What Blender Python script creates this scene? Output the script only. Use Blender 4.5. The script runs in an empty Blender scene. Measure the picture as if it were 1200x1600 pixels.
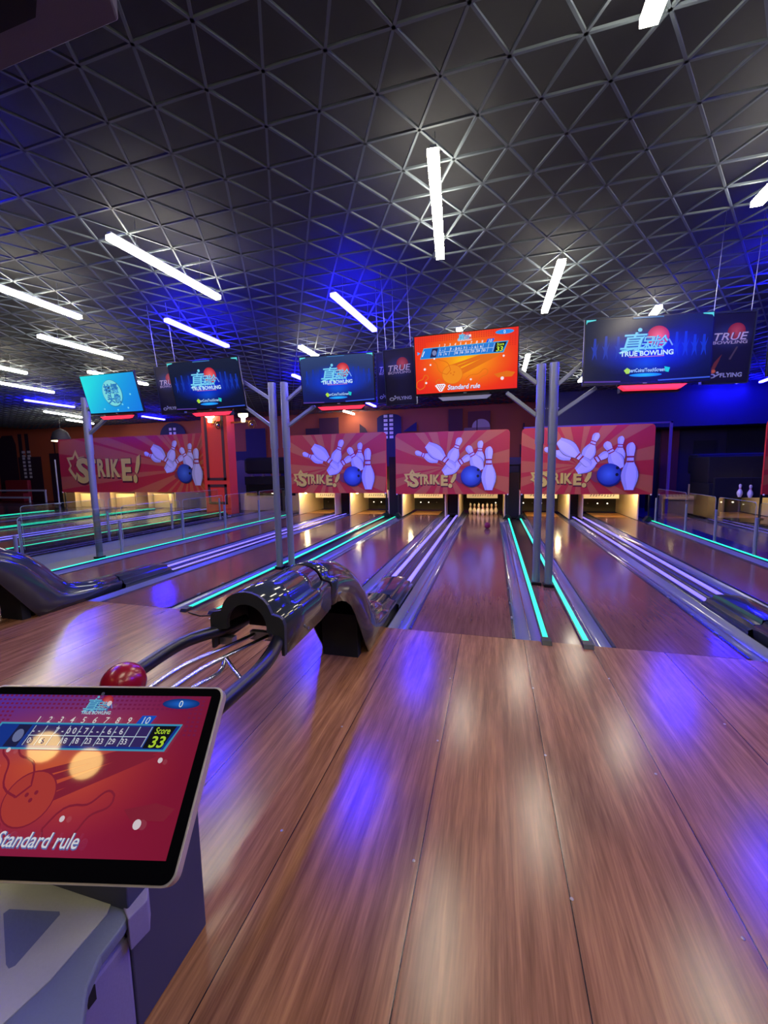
import bpy, math, random
from math import sin, cos, pi, radians
from mathutils import Vector, Matrix
from mathutils.geometry import tessellate_polygon
random.seed(7)
SC = bpy.context.scene
COL = SC.collection

# ---------------------------------------------------------------- camera
cam = bpy.data.cameras.new('camera'); camo = bpy.data.objects.new('camera', cam); COL.objects.link(camo)
cam.sensor_fit = 'VERTICAL'; cam.sensor_height = 32.0; cam.lens = 32.0 * 630 / 1600
cam.clip_start = 0.02; cam.clip_end = 100
RX = Vector((0.9659812, 0.01254551, -0.25830784)).normalized()   # world axes seen in the image frame
RY = Vector((0.25809849, -0.10969947, 0.95987041)).normalized()
RZ = RX.cross(RY) * -1
RZ = Vector((-0.01629417, -0.99388562, -0.10920561)).normalized()
r = Vector((RX[0], RY[0], RZ[0])); u = -Vector((RX[1], RY[1], RZ[1])); b = -Vector((RX[2], RY[2], RZ[2]))
r.normalize(); b = (b - r * b.dot(r)).normalized(); u = b.cross(r)
camo.matrix_world = Matrix(((r.x, u.x, b.x, 0), (r.y, u.y, b.y, 0), (r.z, u.z, b.z, 1.5), (0, 0, 0, 1)))
SC.camera = camo

# ---------------------------------------------------------------- world, view
W = bpy.data.worlds.new('hall_air'); SC.world = W; W.use_nodes = True
W.node_tree.nodes['Background'].inputs[0].default_value = (0.05, 0.06, 0.18, 1)
W.node_tree.nodes['Background'].inputs[1].default_value = 0.35
SC.view_settings.view_transform = 'Standard'; SC.view_settings.look = 'None'
SC.view_settings.gamma = 1; SC.view_settings.use_curve_mapping = False
SC.view_settings.exposure = 0.0
WHITE_TUBE = 62.0
BLUE_TUBE = 290.0
SC.cycles.max_bounces = 6; SC.cycles.sample_clamp_indirect = 4.0

# ---------------------------------------------------------------- materials
def L(r_, g_, b_):
    f = lambda c: (c / 255 / 12.92) if c / 255 <= 0.04045 else ((c / 255 + 0.055) / 1.055) ** 2.4
    return (f(r_), f(g_), f(b_), 1)
def mat(name, rgb, rough=0.5, metal=0.0, emit=None, es=0.0, noise=0.0, nscale=20, coat=0.0, alpha=1.0, trans=0.0):
    m = bpy.data.materials.new(name); m.use_nodes = True; nt = m.node_tree; p = nt.nodes['Principled BSDF']
    p.inputs['Base Color'].default_value = L(*rgb); p.inputs['Roughness'].default_value = rough
    p.inputs['Metallic'].default_value = metal
    if coat: p.inputs['Coat Weight'].default_value = coat; p.inputs['Coat Roughness'].default_value = 0.05
    if emit is not None:
        p.inputs['Emission Color'].default_value = (*emit, 1); p.inputs['Emission Strength'].default_value = es
    if trans: p.inputs['Transmission Weight'].default_value = trans
    if noise:
        tc = nt.nodes.new('ShaderNodeTexCoord'); n = nt.nodes.new('ShaderNodeTexNoise'); n.inputs['Scale'].default_value = nscale
        n.inputs['Detail'].default_value = 5
        mx = nt.nodes.new('ShaderNodeMix'); mx.data_type = 'RGBA'; c = L(*rgb)
        mx.inputs[6].default_value = tuple(v * (1 - noise) for v in c[:3]) + (1,); mx.inputs[7].default_value = tuple(min(1, v * (1 + noise)) for v in c[:3]) + (1,)
        nt.links.new(tc.outputs['Object'], n.inputs['Vector']); nt.links.new(n.outputs['Fac'], mx.inputs[0]); nt.links.new(mx.outputs[2], p.inputs['Base Color'])
        bp = nt.nodes.new('ShaderNodeBump'); bp.inputs['Strength'].default_value = 0.08; bp.inputs['Distance'].default_value = 0.01
        nt.links.new(n.outputs['Fac'], bp.inputs['Height']); nt.links.new(bp.outputs[0], p.inputs['Normal'])
    return m
def wood(name, dark, light, seams, rough=0.24, x0=0.28, dx=0.531, gscale=1.0):
    m = bpy.data.materials.new(name); m.use_nodes = True; nt = m.node_tree; N = nt.nodes; K = nt.links; p = N['Principled BSDF']
    geo = N.new('ShaderNodeNewGeometry'); sep = N.new('ShaderNodeSeparateXYZ'); K.new(geo.outputs['Position'], sep.inputs[0])
    def math_(op, a, b_=None, c=None):
        n = N.new('ShaderNodeMath'); n.operation = op
        for i, v in enumerate((a, b_, c)):
            if v is None: continue
            if isinstance(v, (int, float)): n.inputs[i].default_value = v
            else: K.new(v, n.inputs[i])
        return n.outputs[0]
    board = math_('FLOOR', math_('DIVIDE', math_('SUBTRACT', sep.outputs[0], x0), dx))
    mp = N.new('ShaderNodeCombineXYZ'); K.new(math_('MULTIPLY', sep.outputs[0], 26 * gscale), mp.inputs[0])
    K.new(math_('ADD', math_('MULTIPLY', sep.outputs[1], 1.3 * gscale), math_('MULTIPLY', board, 7.3)), mp.inputs[1]); K.new(math_('MULTIPLY', board, 3.1), mp.inputs[2])
    n1 = N.new('ShaderNodeTexNoise'); n1.inputs['Scale'].default_value = 1.0; n1.inputs['Detail'].default_value = 8; n1.inputs['Roughness'].default_value = 0.62; n1.inputs['Distortion'].default_value = 0.35
    K.new(mp.outputs[0], n1.inputs['Vector'])
    mp2 = N.new('ShaderNodeCombineXYZ'); K.new(math_('MULTIPLY', sep.outputs[0], 150 * gscale), mp2.inputs[0]); K.new(math_('MULTIPLY', sep.outputs[1], 6), mp2.inputs[1]); K.new(board, mp2.inputs[2])
    n2 = N.new('ShaderNodeTexNoise'); n2.inputs['Scale'].default_value = 1.0; n2.inputs['Detail'].default_value = 3
    K.new(mp2.outputs[0], n2.inputs['Vector'])
    n3 = N.new('ShaderNodeTexNoise'); n3.inputs['Scale'].default_value = 1.1; n3.inputs['Detail'].default_value = 2; K.new(geo.outputs['Position'], n3.inputs['Vector'])
    f = math_('ADD', math_('MULTIPLY', n1.outputs['Fac'], 0.75), math_('ADD', math_('MULTIPLY', n2.outputs['Fac'], 0.3), math_('MULTIPLY', n3.outputs['Fac'], 0.25)))
    cr = N.new('ShaderNodeValToRGB'); cr.color_ramp.elements[0].position = 0.47; cr.color_ramp.elements[0].color = L(*dark)
    cr.color_ramp.elements[1].position = 0.82; cr.color_ramp.elements[1].color = L(*light)
    e = cr.color_ramp.elements.new(0.64); e.color = L(*[(a + c) / 2 for a, c in zip(dark, light)])
    K.new(f, cr.inputs[0]); out = cr.outputs[0]
    h = math_('MULTIPLY', f, 0.15)
    if seams:
        t = math_('PINGPONG', math_('SUBTRACT', sep.outputs[0], x0), dx / 2)      # 0 at a seam
        s = math_('LESS_THAN', t, 0.0022)
        mx = N.new('ShaderNodeMix'); mx.data_type = 'RGBA'; mx.inputs[7].default_value = L(45, 25, 18)
        K.new(s, mx.inputs[0]); K.new(out, mx.inputs[6]); out = mx.outputs[2]
        h = math_('ADD', h, math_('MULTIPLY', math_('SMOOTH_MIN', math_('DIVIDE', t, 0.012), 1.0, 0.3), 0.6))
    K.new(out, p.inputs['Base Color'])
    bp = N.new('ShaderNodeBump'); bp.inputs['Strength'].default_value = 0.12 if seams else 0.015; bp.inputs['Distance'].default_value = 0.003
    K.new(h, bp.inputs['Height']); K.new(bp.outputs[0], p.inputs['Normal'])
    p.inputs['Roughness'].default_value = rough; p.inputs['Specular IOR Level'].default_value = 0.5
    return m
def artmat(name, emit, rough=0.4, coat=0.0):
    m = bpy.data.materials.new(name); m.use_nodes = True; nt = m.node_tree; p = nt.nodes['Principled BSDF']
    a = nt.nodes.new('ShaderNodeVertexColor'); a.layer_name = 'Col'
    p.inputs['Roughness'].default_value = rough
    if emit:
        p.inputs['Base Color'].default_value = (0.004, 0.004, 0.005, 1)
        nt.links.new(a.outputs[0], p.inputs['Emission Color']); p.inputs['Emission Strength'].default_value = emit; p.inputs['Specular IOR Level'].default_value = 0.25 if emit == 1.0 else 0.5
    else: nt.links.new(a.outputs[0], p.inputs['Base Color'])
    return m
M = dict(
    approach=wood('approach_wood', (98, 60, 35), (162, 114, 72), True, 0.23),
    lane=wood('lane_wood', (90, 58, 48), (120, 82, 68), False, 0.15, gscale=1.4),
    deck=mat('pin_deck_warm_lit', (190, 140, 80), 0.3, noise=0.1),  # lighter tan puts the warm pit light into the wood colour
    grey_floor=mat('grey_walkway_vinyl', (120, 124, 138), 0.3, noise=0.05),
    epoxy=mat('blue_grey_epoxy', (70, 72, 110), 0.15, noise=0.05),
    black=mat('black_plastic', (12, 12, 14), 0.35), matte=mat('matte_black', (9, 9, 12), 0.8),
    hall=mat('dark_floor_paint', (30, 28, 34), 0.25, noise=0.1),
    gutter=mat('grey_gutter_plastic', (98, 102, 122), 0.2, coat=0.4),
    rail=mat('dark_rail', (38, 40, 48), 0.25),
    hood=mat('glossy_charcoal_plastic', (46, 52, 60), 0.13, coat=0.6),
    hoodin=mat('hood_inside', (8, 8, 9), 0.7), hoodface=mat('hood_face', (34, 38, 42), 0.5),
    chrome=mat('brushed_steel_tube', (190, 190, 192), 0.22, 1.0), foam=mat('black_foam_rail', (16, 16, 22), 0.35),
    pole=mat('silver_grey_post', (120, 126, 134), 0.38, 0.35), clamp=mat('silver_clamp', (150, 155, 165), 0.3, 0.8),
    red_ball=mat('red_bowling_ball', (132, 12, 30), 0.25, noise=0.3, nscale=14),
    dark_ball=mat('dark_red_bowling_ball', (120, 20, 50), 0.2),
    pin=mat('ivory_pin', (236, 228, 200), 0.25), pinred=mat('pin_red', (180, 30, 30), 0.3),
    cream=mat('cream_kickback_wall', (226, 208, 160), 0.6, noise=0.04), olive=mat('olive_pit_curtain', (52, 48, 38), 0.7),
    sign=mat('white_mask_board', (225, 215, 190), 0.5), ink=mat('black_ink', (15, 12, 12), 0.6),
    frame=mat('tv_bezel', (10, 10, 12), 0.3), frame_l=mat('poster_frame_edge', (70, 78, 100), 0.3, 0.6),
    tray=mat('grey_light_tray', (150, 155, 175), 0.4),
    red_led=mat('red_led', (255, 40, 60), 0.4, emit=(1.0, 0.03, 0.07), es=1.3),
    green=mat('green_led_strip', (20, 200, 140), 0.4, emit=(0.02, 0.86, 0.44), es=1.25),
    purple=mat('lilac_led_strip', (150, 130, 250), 0.4, emit=(0.24, 0.21, 1.0), es=0.85),
    glass=mat('fence_glass', (235, 245, 245), 0.02, trans=1.0),
    edge=mat('glass_edge', (150, 175, 170), 0.2, emit=(0.4, 0.5, 0.5), es=0.03),  # faint glow put into the pane edges, which are no lamp
    tube_w=mat('white_tube', (255, 255, 255), 0.5, emit=(1.0, 0.90, 0.70), es=WHITE_TUBE),
    tube_b=mat('blue_tube', (120, 120, 255), 0.5, emit=(0.006, 0.005, 1.0), es=BLUE_TUBE),
    warm=mat('warm_pit_lamp', (255, 220, 150), 0.5, emit=(1.0, 0.74, 0.36), es=30),
    bulb=mat('warm_bulb', (255, 230, 160), 0.5, emit=(1.0, 0.80, 0.40), es=160),
    warm_dim=mat('dim_pit_lamp', (255, 220, 150), 0.5, emit=(1.0, 0.74, 0.36), es=9),
    dot=mat('lit_sensor', (255, 245, 220), 0.5, emit=(1.0, 0.9, 0.7), es=2.5), dotoff=mat('unlit_sensor', (130, 125, 105), 0.5),
    grid=mat('ceiling_bar_grey', (74, 84, 92), 0.7), void=mat('ceiling_void_paint', (34, 36, 40), 0.85, noise=0.3, nscale=2),
    duct=mat('grey_duct_grille', (92, 88, 98), 0.8, noise=0.1, nscale=200),
    red_col=mat('red_pillar_paint', (232, 58, 42), 0.5, noise=0.04), brown=mat('brown_trim', (74, 38, 40), 0.5),
    lampglow=mat('warm_lamp_shade', (255, 240, 200), 0.5, emit=(1.0, 0.8, 0.45), es=14), globe=mat('yellow_globe', (255, 210, 110), 0.5, emit=(1.0, 0.66, 0.22), es=17), bronze=mat('bronze', (150, 100, 50), 0.3, 0.8),
    navy=mat('navy_bulkhead_paint', (26, 26, 62), 0.5), darkwall=mat('dark_side_wall_paint', (26, 24, 40), 0.7),
    maroon=mat('maroon_wall_paint', (84, 26, 34), 0.6), purplewin=mat('purple_frame', (80, 60, 150), 0.4),
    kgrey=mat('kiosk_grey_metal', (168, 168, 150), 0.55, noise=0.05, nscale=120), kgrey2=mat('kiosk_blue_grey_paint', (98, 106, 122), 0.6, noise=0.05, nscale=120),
    klav=mat('kiosk_purple_lit_side', (128, 120, 150), 0.6, noise=0.05, nscale=120), kdark=mat('kiosk_dark_paint', (56, 58, 82), 0.5),  # lavender: purple light on the grey side put into its colour
    alu=mat('tablet_aluminium', (206, 200, 200), 0.3, 0.7), tbezel=mat('tablet_glass_black', (6, 6, 9), 0.06),
    redbox=mat('red_upholstery', (150, 30, 34), 0.6), white_p=mat('white_rail_paint', (200, 205, 200), 0.4),
    screw=mat('steel_screw', (150, 140, 130), 0.35, 0.9), blue_panel=mat('blue_panel', (40, 40, 120), 0.5),
    paper=mat('white_paper', (220, 220, 215), 0.8), yellow_p=mat('beige_cabinet_paint', (196, 160, 96), 0.6),
    black_gloss=mat('black_gloss_riser', (16, 15, 18), 0.15), wirex=mat('black_cable', (14, 14, 14), 0.5),
    scr=artmat('screen_picture', 1.0, 0.25), scr_t=artmat('tablet_picture', 0.62, 0.04), art=artmat('printed_picture', 0, 0.45), mural=artmat('mural_paint', 0, 0.7),
)

# ---------------------------------------------------------------- mesh helpers
class MB:
    def __init__(s): s.v = []; s.f = []; s.c = None
    def add(s, vs, fs):
        o = len(s.v); s.v += [tuple(p) for p in vs]; s.f += [tuple(i + o for i in f) for f in fs]; return s
    def box(s, x0, x1, y0, y1, z0, z1):
        return s.add([(x, y, z) for z in (z0, z1) for y in (y0, y1) for x in (x0, x1)],
                     [(0, 2, 3, 1), (4, 5, 7, 6), (0, 1, 5, 4), (2, 6, 7, 3), (0, 4, 6, 2), (1, 3, 7, 5)])
    def bar(s, a, c, w, h, up=(0, 0, 1)):
        a = Vector(a); c = Vector(c); d = (c - a).normalized(); upv = Vector(up)
        if abs(d.dot(upv)) > 0.99: upv = Vector((0, 1, 0))
        sd = d.cross(upv).normalized() * w / 2; up2 = sd.cross(d).normalized() * h / 2
        vs = [p + i * sd + j * up2 for p in (a, c) for i, j in ((-1, -1), (1, -1), (1, 1), (-1, 1))]
        return s.add(vs, [(3, 2, 1, 0), (4, 5, 6, 7), (0, 1, 5, 4), (1, 2, 6, 5), (2, 3, 7, 6), (3, 0, 4, 7)])
    def tube(s, pts, rad, n=12, caps=True):
        pts = [Vector(p) for p in pts]; rs = rad if isinstance(rad, (list, tuple)) else [rad] * len(pts)
        rings = []; prev = None
        for i, p in enumerate(pts):
            d = (pts[min(i + 1, len(pts) - 1)] - pts[max(i - 1, 0)]).normalized()
            if prev is None: prev = Vector((0, 0, 1)) if abs(d.z) < 0.9 else Vector((1, 0, 0))
            a = (prev - d * prev.dot(d)).normalized(); prev = a; b_ = d.cross(a)
            rings.append([p + (a * cos(2 * pi * k / n) + b_ * sin(2 * pi * k / n)) * rs[i] for k in range(n)])
        vs = [q for r_ in rings for q in r_]; fs = []
        for i in range(len(pts) - 1):
            for k in range(n): fs.append((i * n + k, i * n + (k + 1) % n, (i + 1) * n + (k + 1) % n, (i + 1) * n + k))
        if caps: fs.append(tuple(range(n - 1, -1, -1))); fs.append(tuple((len(pts) - 1) * n + k for k in range(n)))
        return s.add(vs, fs)
    def lathe(s, prof, c=(0, 0, 0), n=20):
        vs = []; fs = []
        for r_, z in prof:
            for k in range(n): vs.append((c[0] + r_ * cos(2 * pi * k / n), c[1] + r_ * sin(2 * pi * k / n), c[2] + z))
        for i in range(len(prof) - 1):
            for k in range(n): fs.append((i * n + k, i * n + (k + 1) % n, (i + 1) * n + (k + 1) % n, (i + 1) * n + k))
        fs.append(tuple(range(n - 1, -1, -1))); fs.append(tuple((len(prof) - 1) * n + k for k in range(n)))
        return s.add(vs, fs)
    def sphere(s, c, r_, n=24):
        return s.lathe([(max(1e-4, r_ * sin(pi * i / 14)), -r_ * cos(pi * i / 14)) for i in range(15)], c, n)
    def prism(s, poly, axis, a0, a1):
        # poly in the two other axes; x: (y,z)  y: (x,z)  z: (x,y)
        f3 = {'x': lambda p, a: (a, p[0], p[1]), 'y': lambda p, a: (p[0], a, p[1]), 'z': lambda p, a: (p[0], p[1], a)}[axis]
        n = len(poly); vs = [f3(p, a0) for p in poly] + [f3(p, a1) for p in poly]
        tri = tessellate_polygon([[Vector((p[0], p[1], 0)) for p in poly]])
        fs = [tuple(t) for t in tri] + [tuple(i + n for i in reversed(t)) for t in tri] + [(i, (i + 1) % n, (i + 1) % n + n, i + n) for i in range(n)]
        return s.add(vs, fs)
    def sweep(s, secs, close=False):
        n = len(secs[0]); vs = [p for sec in secs for p in sec]; fs = []
        for i in range(len(secs) - 1):
            for k in range(n if close else n - 1):
                fs.append((i * n + k, i * n + (k + 1) % n, (i + 1) * n + (k + 1) % n, (i + 1) * n + k))
        return s.add(vs, fs)
    def build(s, name, m, parent=None, smooth=False, bevel=0, solid=0, inner=None):
        me = bpy.data.meshes.new(name); off = Vector((0, 0, 0))
        if parent is not None and not getattr(s, 'local', False):
            off = parent.location.copy()
            if parent.parent: off = off + parent.parent.location
        me.from_pydata([tuple(Vector(p) - off) for p in s.v], [], s.f); me.materials.append(M[m] if isinstance(m, str) else m)
        if inner: me.materials.append(M[inner])
        import bmesh
        bm = bmesh.new(); bm.from_mesh(me); bmesh.ops.recalc_face_normals(bm, faces=bm.faces); bm.to_mesh(me); bm.free()
        if smooth:
            for p in me.polygons: p.use_smooth = True
            me.set_sharp_from_angle(angle=radians(40))
        o = bpy.data.objects.new(name, me); COL.objects.link(o)
        if parent is not None: o.parent = parent
        if solid:
            md = o.modifiers.new('shell', 'SOLIDIFY'); md.thickness = solid; md.offset = -1
            if inner: md.material_offset = 1; md.material_offset_rim = 0
        if bevel:
            md = o.modifiers.new('edge', 'BEVEL'); md.width = bevel; md.segments = 2; md.limit_method = 'ANGLE'
        return o
def thing(name, label, cat, loc=(0, 0, 0), group=None, rot=(0, 0, 0)):
    o = bpy.data.objects.new(name, None); COL.objects.link(o); o.empty_display_size = 0.1
    o.location = loc; o.rotation_euler = rot; o['label'] = label; o['category'] = cat
    if group: o['group'] = group
    return o
def tag(o, label, cat, group=None):
    o['label'] = label; o['category'] = cat
    if group: o['group'] = group
    return o
def struct(o): o['kind'] = 'structure'; return o
def copy_tree(o, parent=None):
    c = o.copy(); COL.objects.link(c)
    if parent is not None: c.parent = parent
    for ch in [x for x in SC.objects if x.parent == o]: copy_tree(ch, c)
    return c

# ---------------------------------------------------------------- flat pictures (prints, screens)
_txt = {}
def text_mesh(s, bold=0.0):
    k = (s, bold)
    if k in _txt: return _txt[k]
    c = bpy.data.curves.new('t', 'FONT'); c.body = s; c.offset = bold; c.resolution_u = 3; c.align_x = 'CENTER'
    o = bpy.data.objects.new('t', c); COL.objects.link(o); bpy.context.view_layer.update()
    me = bpy.data.meshes.new_from_object(o.evaluated_get(bpy.context.evaluated_depsgraph_get()))
    vs = [(v.co.x, v.co.y) for v in me.vertices]; fs = [tuple(p.vertices) for p in me.polygons]
    bpy.data.objects.remove(o); bpy.data.curves.remove(c); bpy.data.meshes.remove(me)
    _txt[k] = (vs, fs); return _txt[k]
class Art:
    """a picture in the x/z plane facing -y; layers 0.4 mm apart"""
    def __init__(s, x0, z0, w, h, dz=0.0004, y=0.0):
        s.x0, s.z0, s.w, s.h, s.dz, s.y = x0, z0, w, h, dz, y; s.v = []; s.f = []; s.c = []; s.lay = 0
    def P(s, q): return (s.x0 + q[0] * s.w, s.y - s.lay * s.dz, s.z0 + q[1] * s.h)
    def raw(s, pts, fs, cols):
        o = len(s.v); s.v += [s.P(p) for p in pts]; s.f += [tuple(i + o for i in f) for f in fs]; s.c += cols; s.lay += 1
    def poly(s, pts, col):
        tri = tessellate_polygon([[Vector((p[0], p[1], 0)) for p in pts]])
        s.raw(pts, [tuple(t) for t in tri], [L(*col)] * len(pts))
    def ell(s, cx, cy, rx, ry, col, n=28, col2=None):
        pts = [(cx, cy)] + [(cx + rx * cos(2 * pi * k / n), cy + ry * sin(2 * pi * k / n)) for k in range(n)]
        s.raw(pts, [(0, 1 + k, 1 + (k + 1) % n) for k in range(n)], [L(*(col2 or col))] + [L(*col)] * n)
    def line(s, pts, wd, col):
        asp = s.w / s.h; q = []
        for i, p in enumerate(pts):
            a = pts[max(i - 1, 0)]; c = pts[min(i + 1, len(pts) - 1)]
            dx = (c[0] - a[0]) * asp; dy = c[1] - a[1]; l_ = math.hypot(dx, dy) or 1
            nx, ny = -dy / l_ * wd / 2, dx / l_ * wd / 2
            q += [(p[0] + nx / asp, p[1] + ny), (p[0] - nx / asp, p[1] - ny)]
        s.raw(q, [(2 * i, 2 * i + 1, 2 * i + 3, 2 * i + 2) for i in range(len(pts) - 1)], [L(*col)] * len(q))
    def grid(s, nx, ny, fn, x0=0, x1=1, y0=0, y1=1):
        pts = []; cols = []
        for j in range(ny + 1):
            for i in range(nx + 1):
                p = (x0 + (x1 - x0) * i / nx, y0 + (y1 - y0) * j / ny); pts.append(p); cols.append(L(*[max(0, min(255, c)) for c in fn(*p)]))
        s.raw(pts, [(j * (nx + 1) + i, j * (nx + 1) + i + 1, (j + 1) * (nx + 1) + i + 1, (j + 1) * (nx + 1) + i) for j in range(ny) for i in range(nx)], cols)
    def text(s, t, cx, cy, hh, col, bold=0.0, shear=0.0, sx=1.0, rot=0.0, wid=None):
        vs, fs = text_mesh(t, bold)
        if not vs: return
        k = hh / 0.72; asp = s.w / s.h
        xs = [v[0] for v in vs]; ww = max(xs) - min(xs); mx = (max(xs) + min(xs)) / 2
        kx = k * sx if wid is None else wid * asp / ww
        out = []
        for x, y in vs:
            X = (x - mx) * kx + shear * y * k; Y = (y - 0.36) * k
            X, Y = X * cos(rot) - Y * sin(rot), X * sin(rot) + Y * cos(rot)
            out.append((cx + X / asp, cy + Y))
        s.raw(out, fs, [L(*col)] * len(out))
    def build(s, name, m, parent=None):
        me = bpy.data.meshes.new(name); me.from_pydata(s.v, [], s.f); me.materials.append(M[m])
        at = me.color_attributes.new('Col', 'FLOAT_COLOR', 'POINT')
        for i, c in enumerate(s.c): at.data[i].color = c
        o = bpy.data.objects.new(name, me); COL.objects.link(o)
        if parent is not None: o.parent = parent
        return o
def mixc(a, b_, t): t = max(0, min(1, t)); return tuple(x + (y - x) * t for x, y in zip(a, b_))

# ================================================================ STRUCTURE
struct(MB().box(-8.0, 6.5, -4.0, 3.54, -0.05, 0.0).build('floor', 'approach'))
FL = [o for o in SC.objects if o.name == 'floor'][0]
for (x, y) in [(-0.83, 2.06), (-0.83, 1.36), (-0.272, 2.75), (-0.272, 2.07), (-0.272, 1.366), (0.285, 2.75), (0.285, 2.09), (0.285, 1.365), (0.785, 2.08), (0.785, 1.37), (1.31, 2.6), (0.81, 3.0), (1.31, 1.9), (-0.272, 0.8)]:
    MB().lathe([(0.006, 0.0), (0.006, 0.002), (0.003, 0.0035)], (x, y, 0), 10).build('floor_screw', 'screw', FL, True)
struct(MB().box(-8.0, -6.56, 3.54, 14.5, -0.05, -0.002).build('floor', 'grey_floor'))
struct(MB().box(4.08, 13.0, 3.54, 16.5, -0.05, -0.002).build('floor', 'epoxy'))
struct(MB().box(-6.56, 4.08, 3.54, 16.5, -0.14, -0.08).build('floor', 'hall'))
struct(MB().box(-30, -8.0, -4, 16.5, -0.05, -0.002).build('floor', 'hall'))
struct(MB().box(6.5, 13, -4, 3.54, -0.05, -0.002).build('floor', 'hall'))
struct(MB().box(-30, 13.0, -4.0, 17.0, 4.10, 4.2).build('ceiling', 'void'))
struct(MB().box(-30.1, -30, -4, 17, -0.1, 4.4).build('wall_left', 'darkwall'))
struct(MB().box(13, 13.1, -4, 17, -0.1, 4.4).build('wall_right', 'darkwall'))
struct(MB().box(-30, 13, -4.1, -4, -0.1, 4.4).build('wall_front', 'darkwall'))
# back wall with its painted skyline
wb = struct(MB().box(-30, 13.0, 16.52, 16.6, -0.1, 4.4).build('wall_back', 'darkwall'))
OR = (190, 92, 44); DK = (52, 24, 34); NV = (28, 20, 70)
a = Art(-30, 0, 31.6, 4.3, 0.002, 16.51)
X_ = lambda x: (x + 30) / 31.6
Z_ = lambda z: z / 4.3
a.grid(12, 2, lambda x, y: mixc(OR, (150, 70, 40), x * 0.6))
def rectw(x0, x1, z0, z1, col): a.poly([(X_(x0), Z_(z0)), (X_(x1), Z_(z0)), (X_(x1), Z_(z1)), (X_(x0), Z_(z1))], col)
def towers(x, col):                                                 # one repeat of the painted skyline
    rectw(x, x + 1.5, 0, 3.0, col); a.poly([(X_(x), Z_(3.0)), (X_(x + 0.4), Z_(3.4)), (X_(x + 0.75), Z_(3.55)), (X_(x + 1.1), Z_(3.4)), (X_(x + 1.5), Z_(3.0))], col)
    for i in range(2):
        for k in range(6): rectw(x + 0.5 + i * 0.32, x + 0.5 + i * 0.32 + 0.2, 1.6 + k * 0.27, 1.6 + k * 0.27 + 0.18, (226, 214, 200))
# skyline left of the pillar
rectw(-26.9, -25.4, 0, 3.1, DK); a.poly([(X_(-26.9), Z_(3.1)), (X_(-26.4), Z_(3.6)), (X_(-25.6), Z_(3.6)), (X_(-25.4), Z_(3.1))], DK)
for x in (-25.2, -24.7): rectw(x, x + 0.28, 0, 3.65, DK)
for i in range(2):
    for k in range(6): rectw(-25.0 + i * 0.42, -24.75 + i * 0.42, 1.5 + k * 0.22, 1.63 + k * 0.22, (220, 215, 205))
rectw(-25.3, -23.6, 0, 2.4, DK); rectw(-23.0, -21.8, 0, 2.55, DK); rectw(-22.6, -22.52, 2.5, 3.3, DK); rectw(-21.5, -21.35, 2.0, 3.4, DK)
for i in range(2):
    for k in range(6): rectw(-24.95 + i * 0.4, -24.75 + i * 0.4, 1.25 + k * 0.2, 1.38 + k * 0.2, (225, 220, 210))
rectw(-21.8, -20.6, 0, 2.2, DK); rectw(-20.6, -19.6, 0, 2.8, DK)
a.ell(X_(-14.9), Z_(3.2), 0.75 / 31.6, 0.62 / 4.3, NV)
for i in range(2):
    for k in range(4): rectw(-15.1 + i * 0.25, -14.95 + i * 0.25, 2.85 + k * 0.2, 2.97 + k * 0.2, (226, 214, 220))
a.poly([(X_(-12.8), Z_(2.8)), (X_(-12.2), Z_(3.5)), (X_(-12.1), Z_(2.8))], DK)
rectw(-11.6, -9.9, 0, 2.35, NV); rectw(-10.9, -9.88, 0, 3.35, NV)
a.ell(X_(-11.2), Z_(0.2), 1.9 / 31.6, 1.75 / 4.3, (110, 90, 100))
rectw(-9.2, -8.3, 0, 2.0, NV); rectw(-7.9, -6.9, 0, 3.25, DK)
rectw(-7.25, -6.35, 2.5, 3.66, (70, 30, 44))
a.poly([(X_(-5.42), Z_(2.8)), (X_(-5.42), Z_(3.35)), (X_(-5.15), Z_(3.15)), (X_(-5.0), Z_(2.8))], DK)
rectw(-4.65, -3.62, 0, 3.55, NV); a.ell(X_(-4.135), Z_(3.5), 0.515 / 31.6, 0.2 / 4.3, NV)
for i in range(2):
    for k in range(6): rectw(-4.36 + i * 0.24, -4.2 + i * 0.24, 2.7 + k * 0.17, 2.81 + k * 0.17, (226, 214, 224))
a.poly([(X_(-3.55), Z_(2.95)), (X_(-3.1), Z_(3.25)), (X_(-2.98), Z_(3.32)), (X_(-2.98), Z_(2.95))], NV)
rectw(-1.7, -1.15, 2.6, 3.75, (86, 36, 34)); rectw(-0.95, -0.1, 2.9, 3.62, (100, 42, 36))
a.ell(X_(-0.45), Z_(3.02), 0.34 / 31.6, 0.3 / 4.3, (196, 176, 160)); rectw(-1.1, -0.1, 2.6, 3.0, (150, 116, 104)); rectw(-0.62, -0.58, 2.6, 3.3, (90, 40, 36))
rectw(1.1, 1.16, 1.5, 3.1, (60, 28, 34)); rectw(1.0, 1.28, 1.2, 2.3, (60, 28, 34))
a.build('wall_mural', 'mural', wb)
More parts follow.
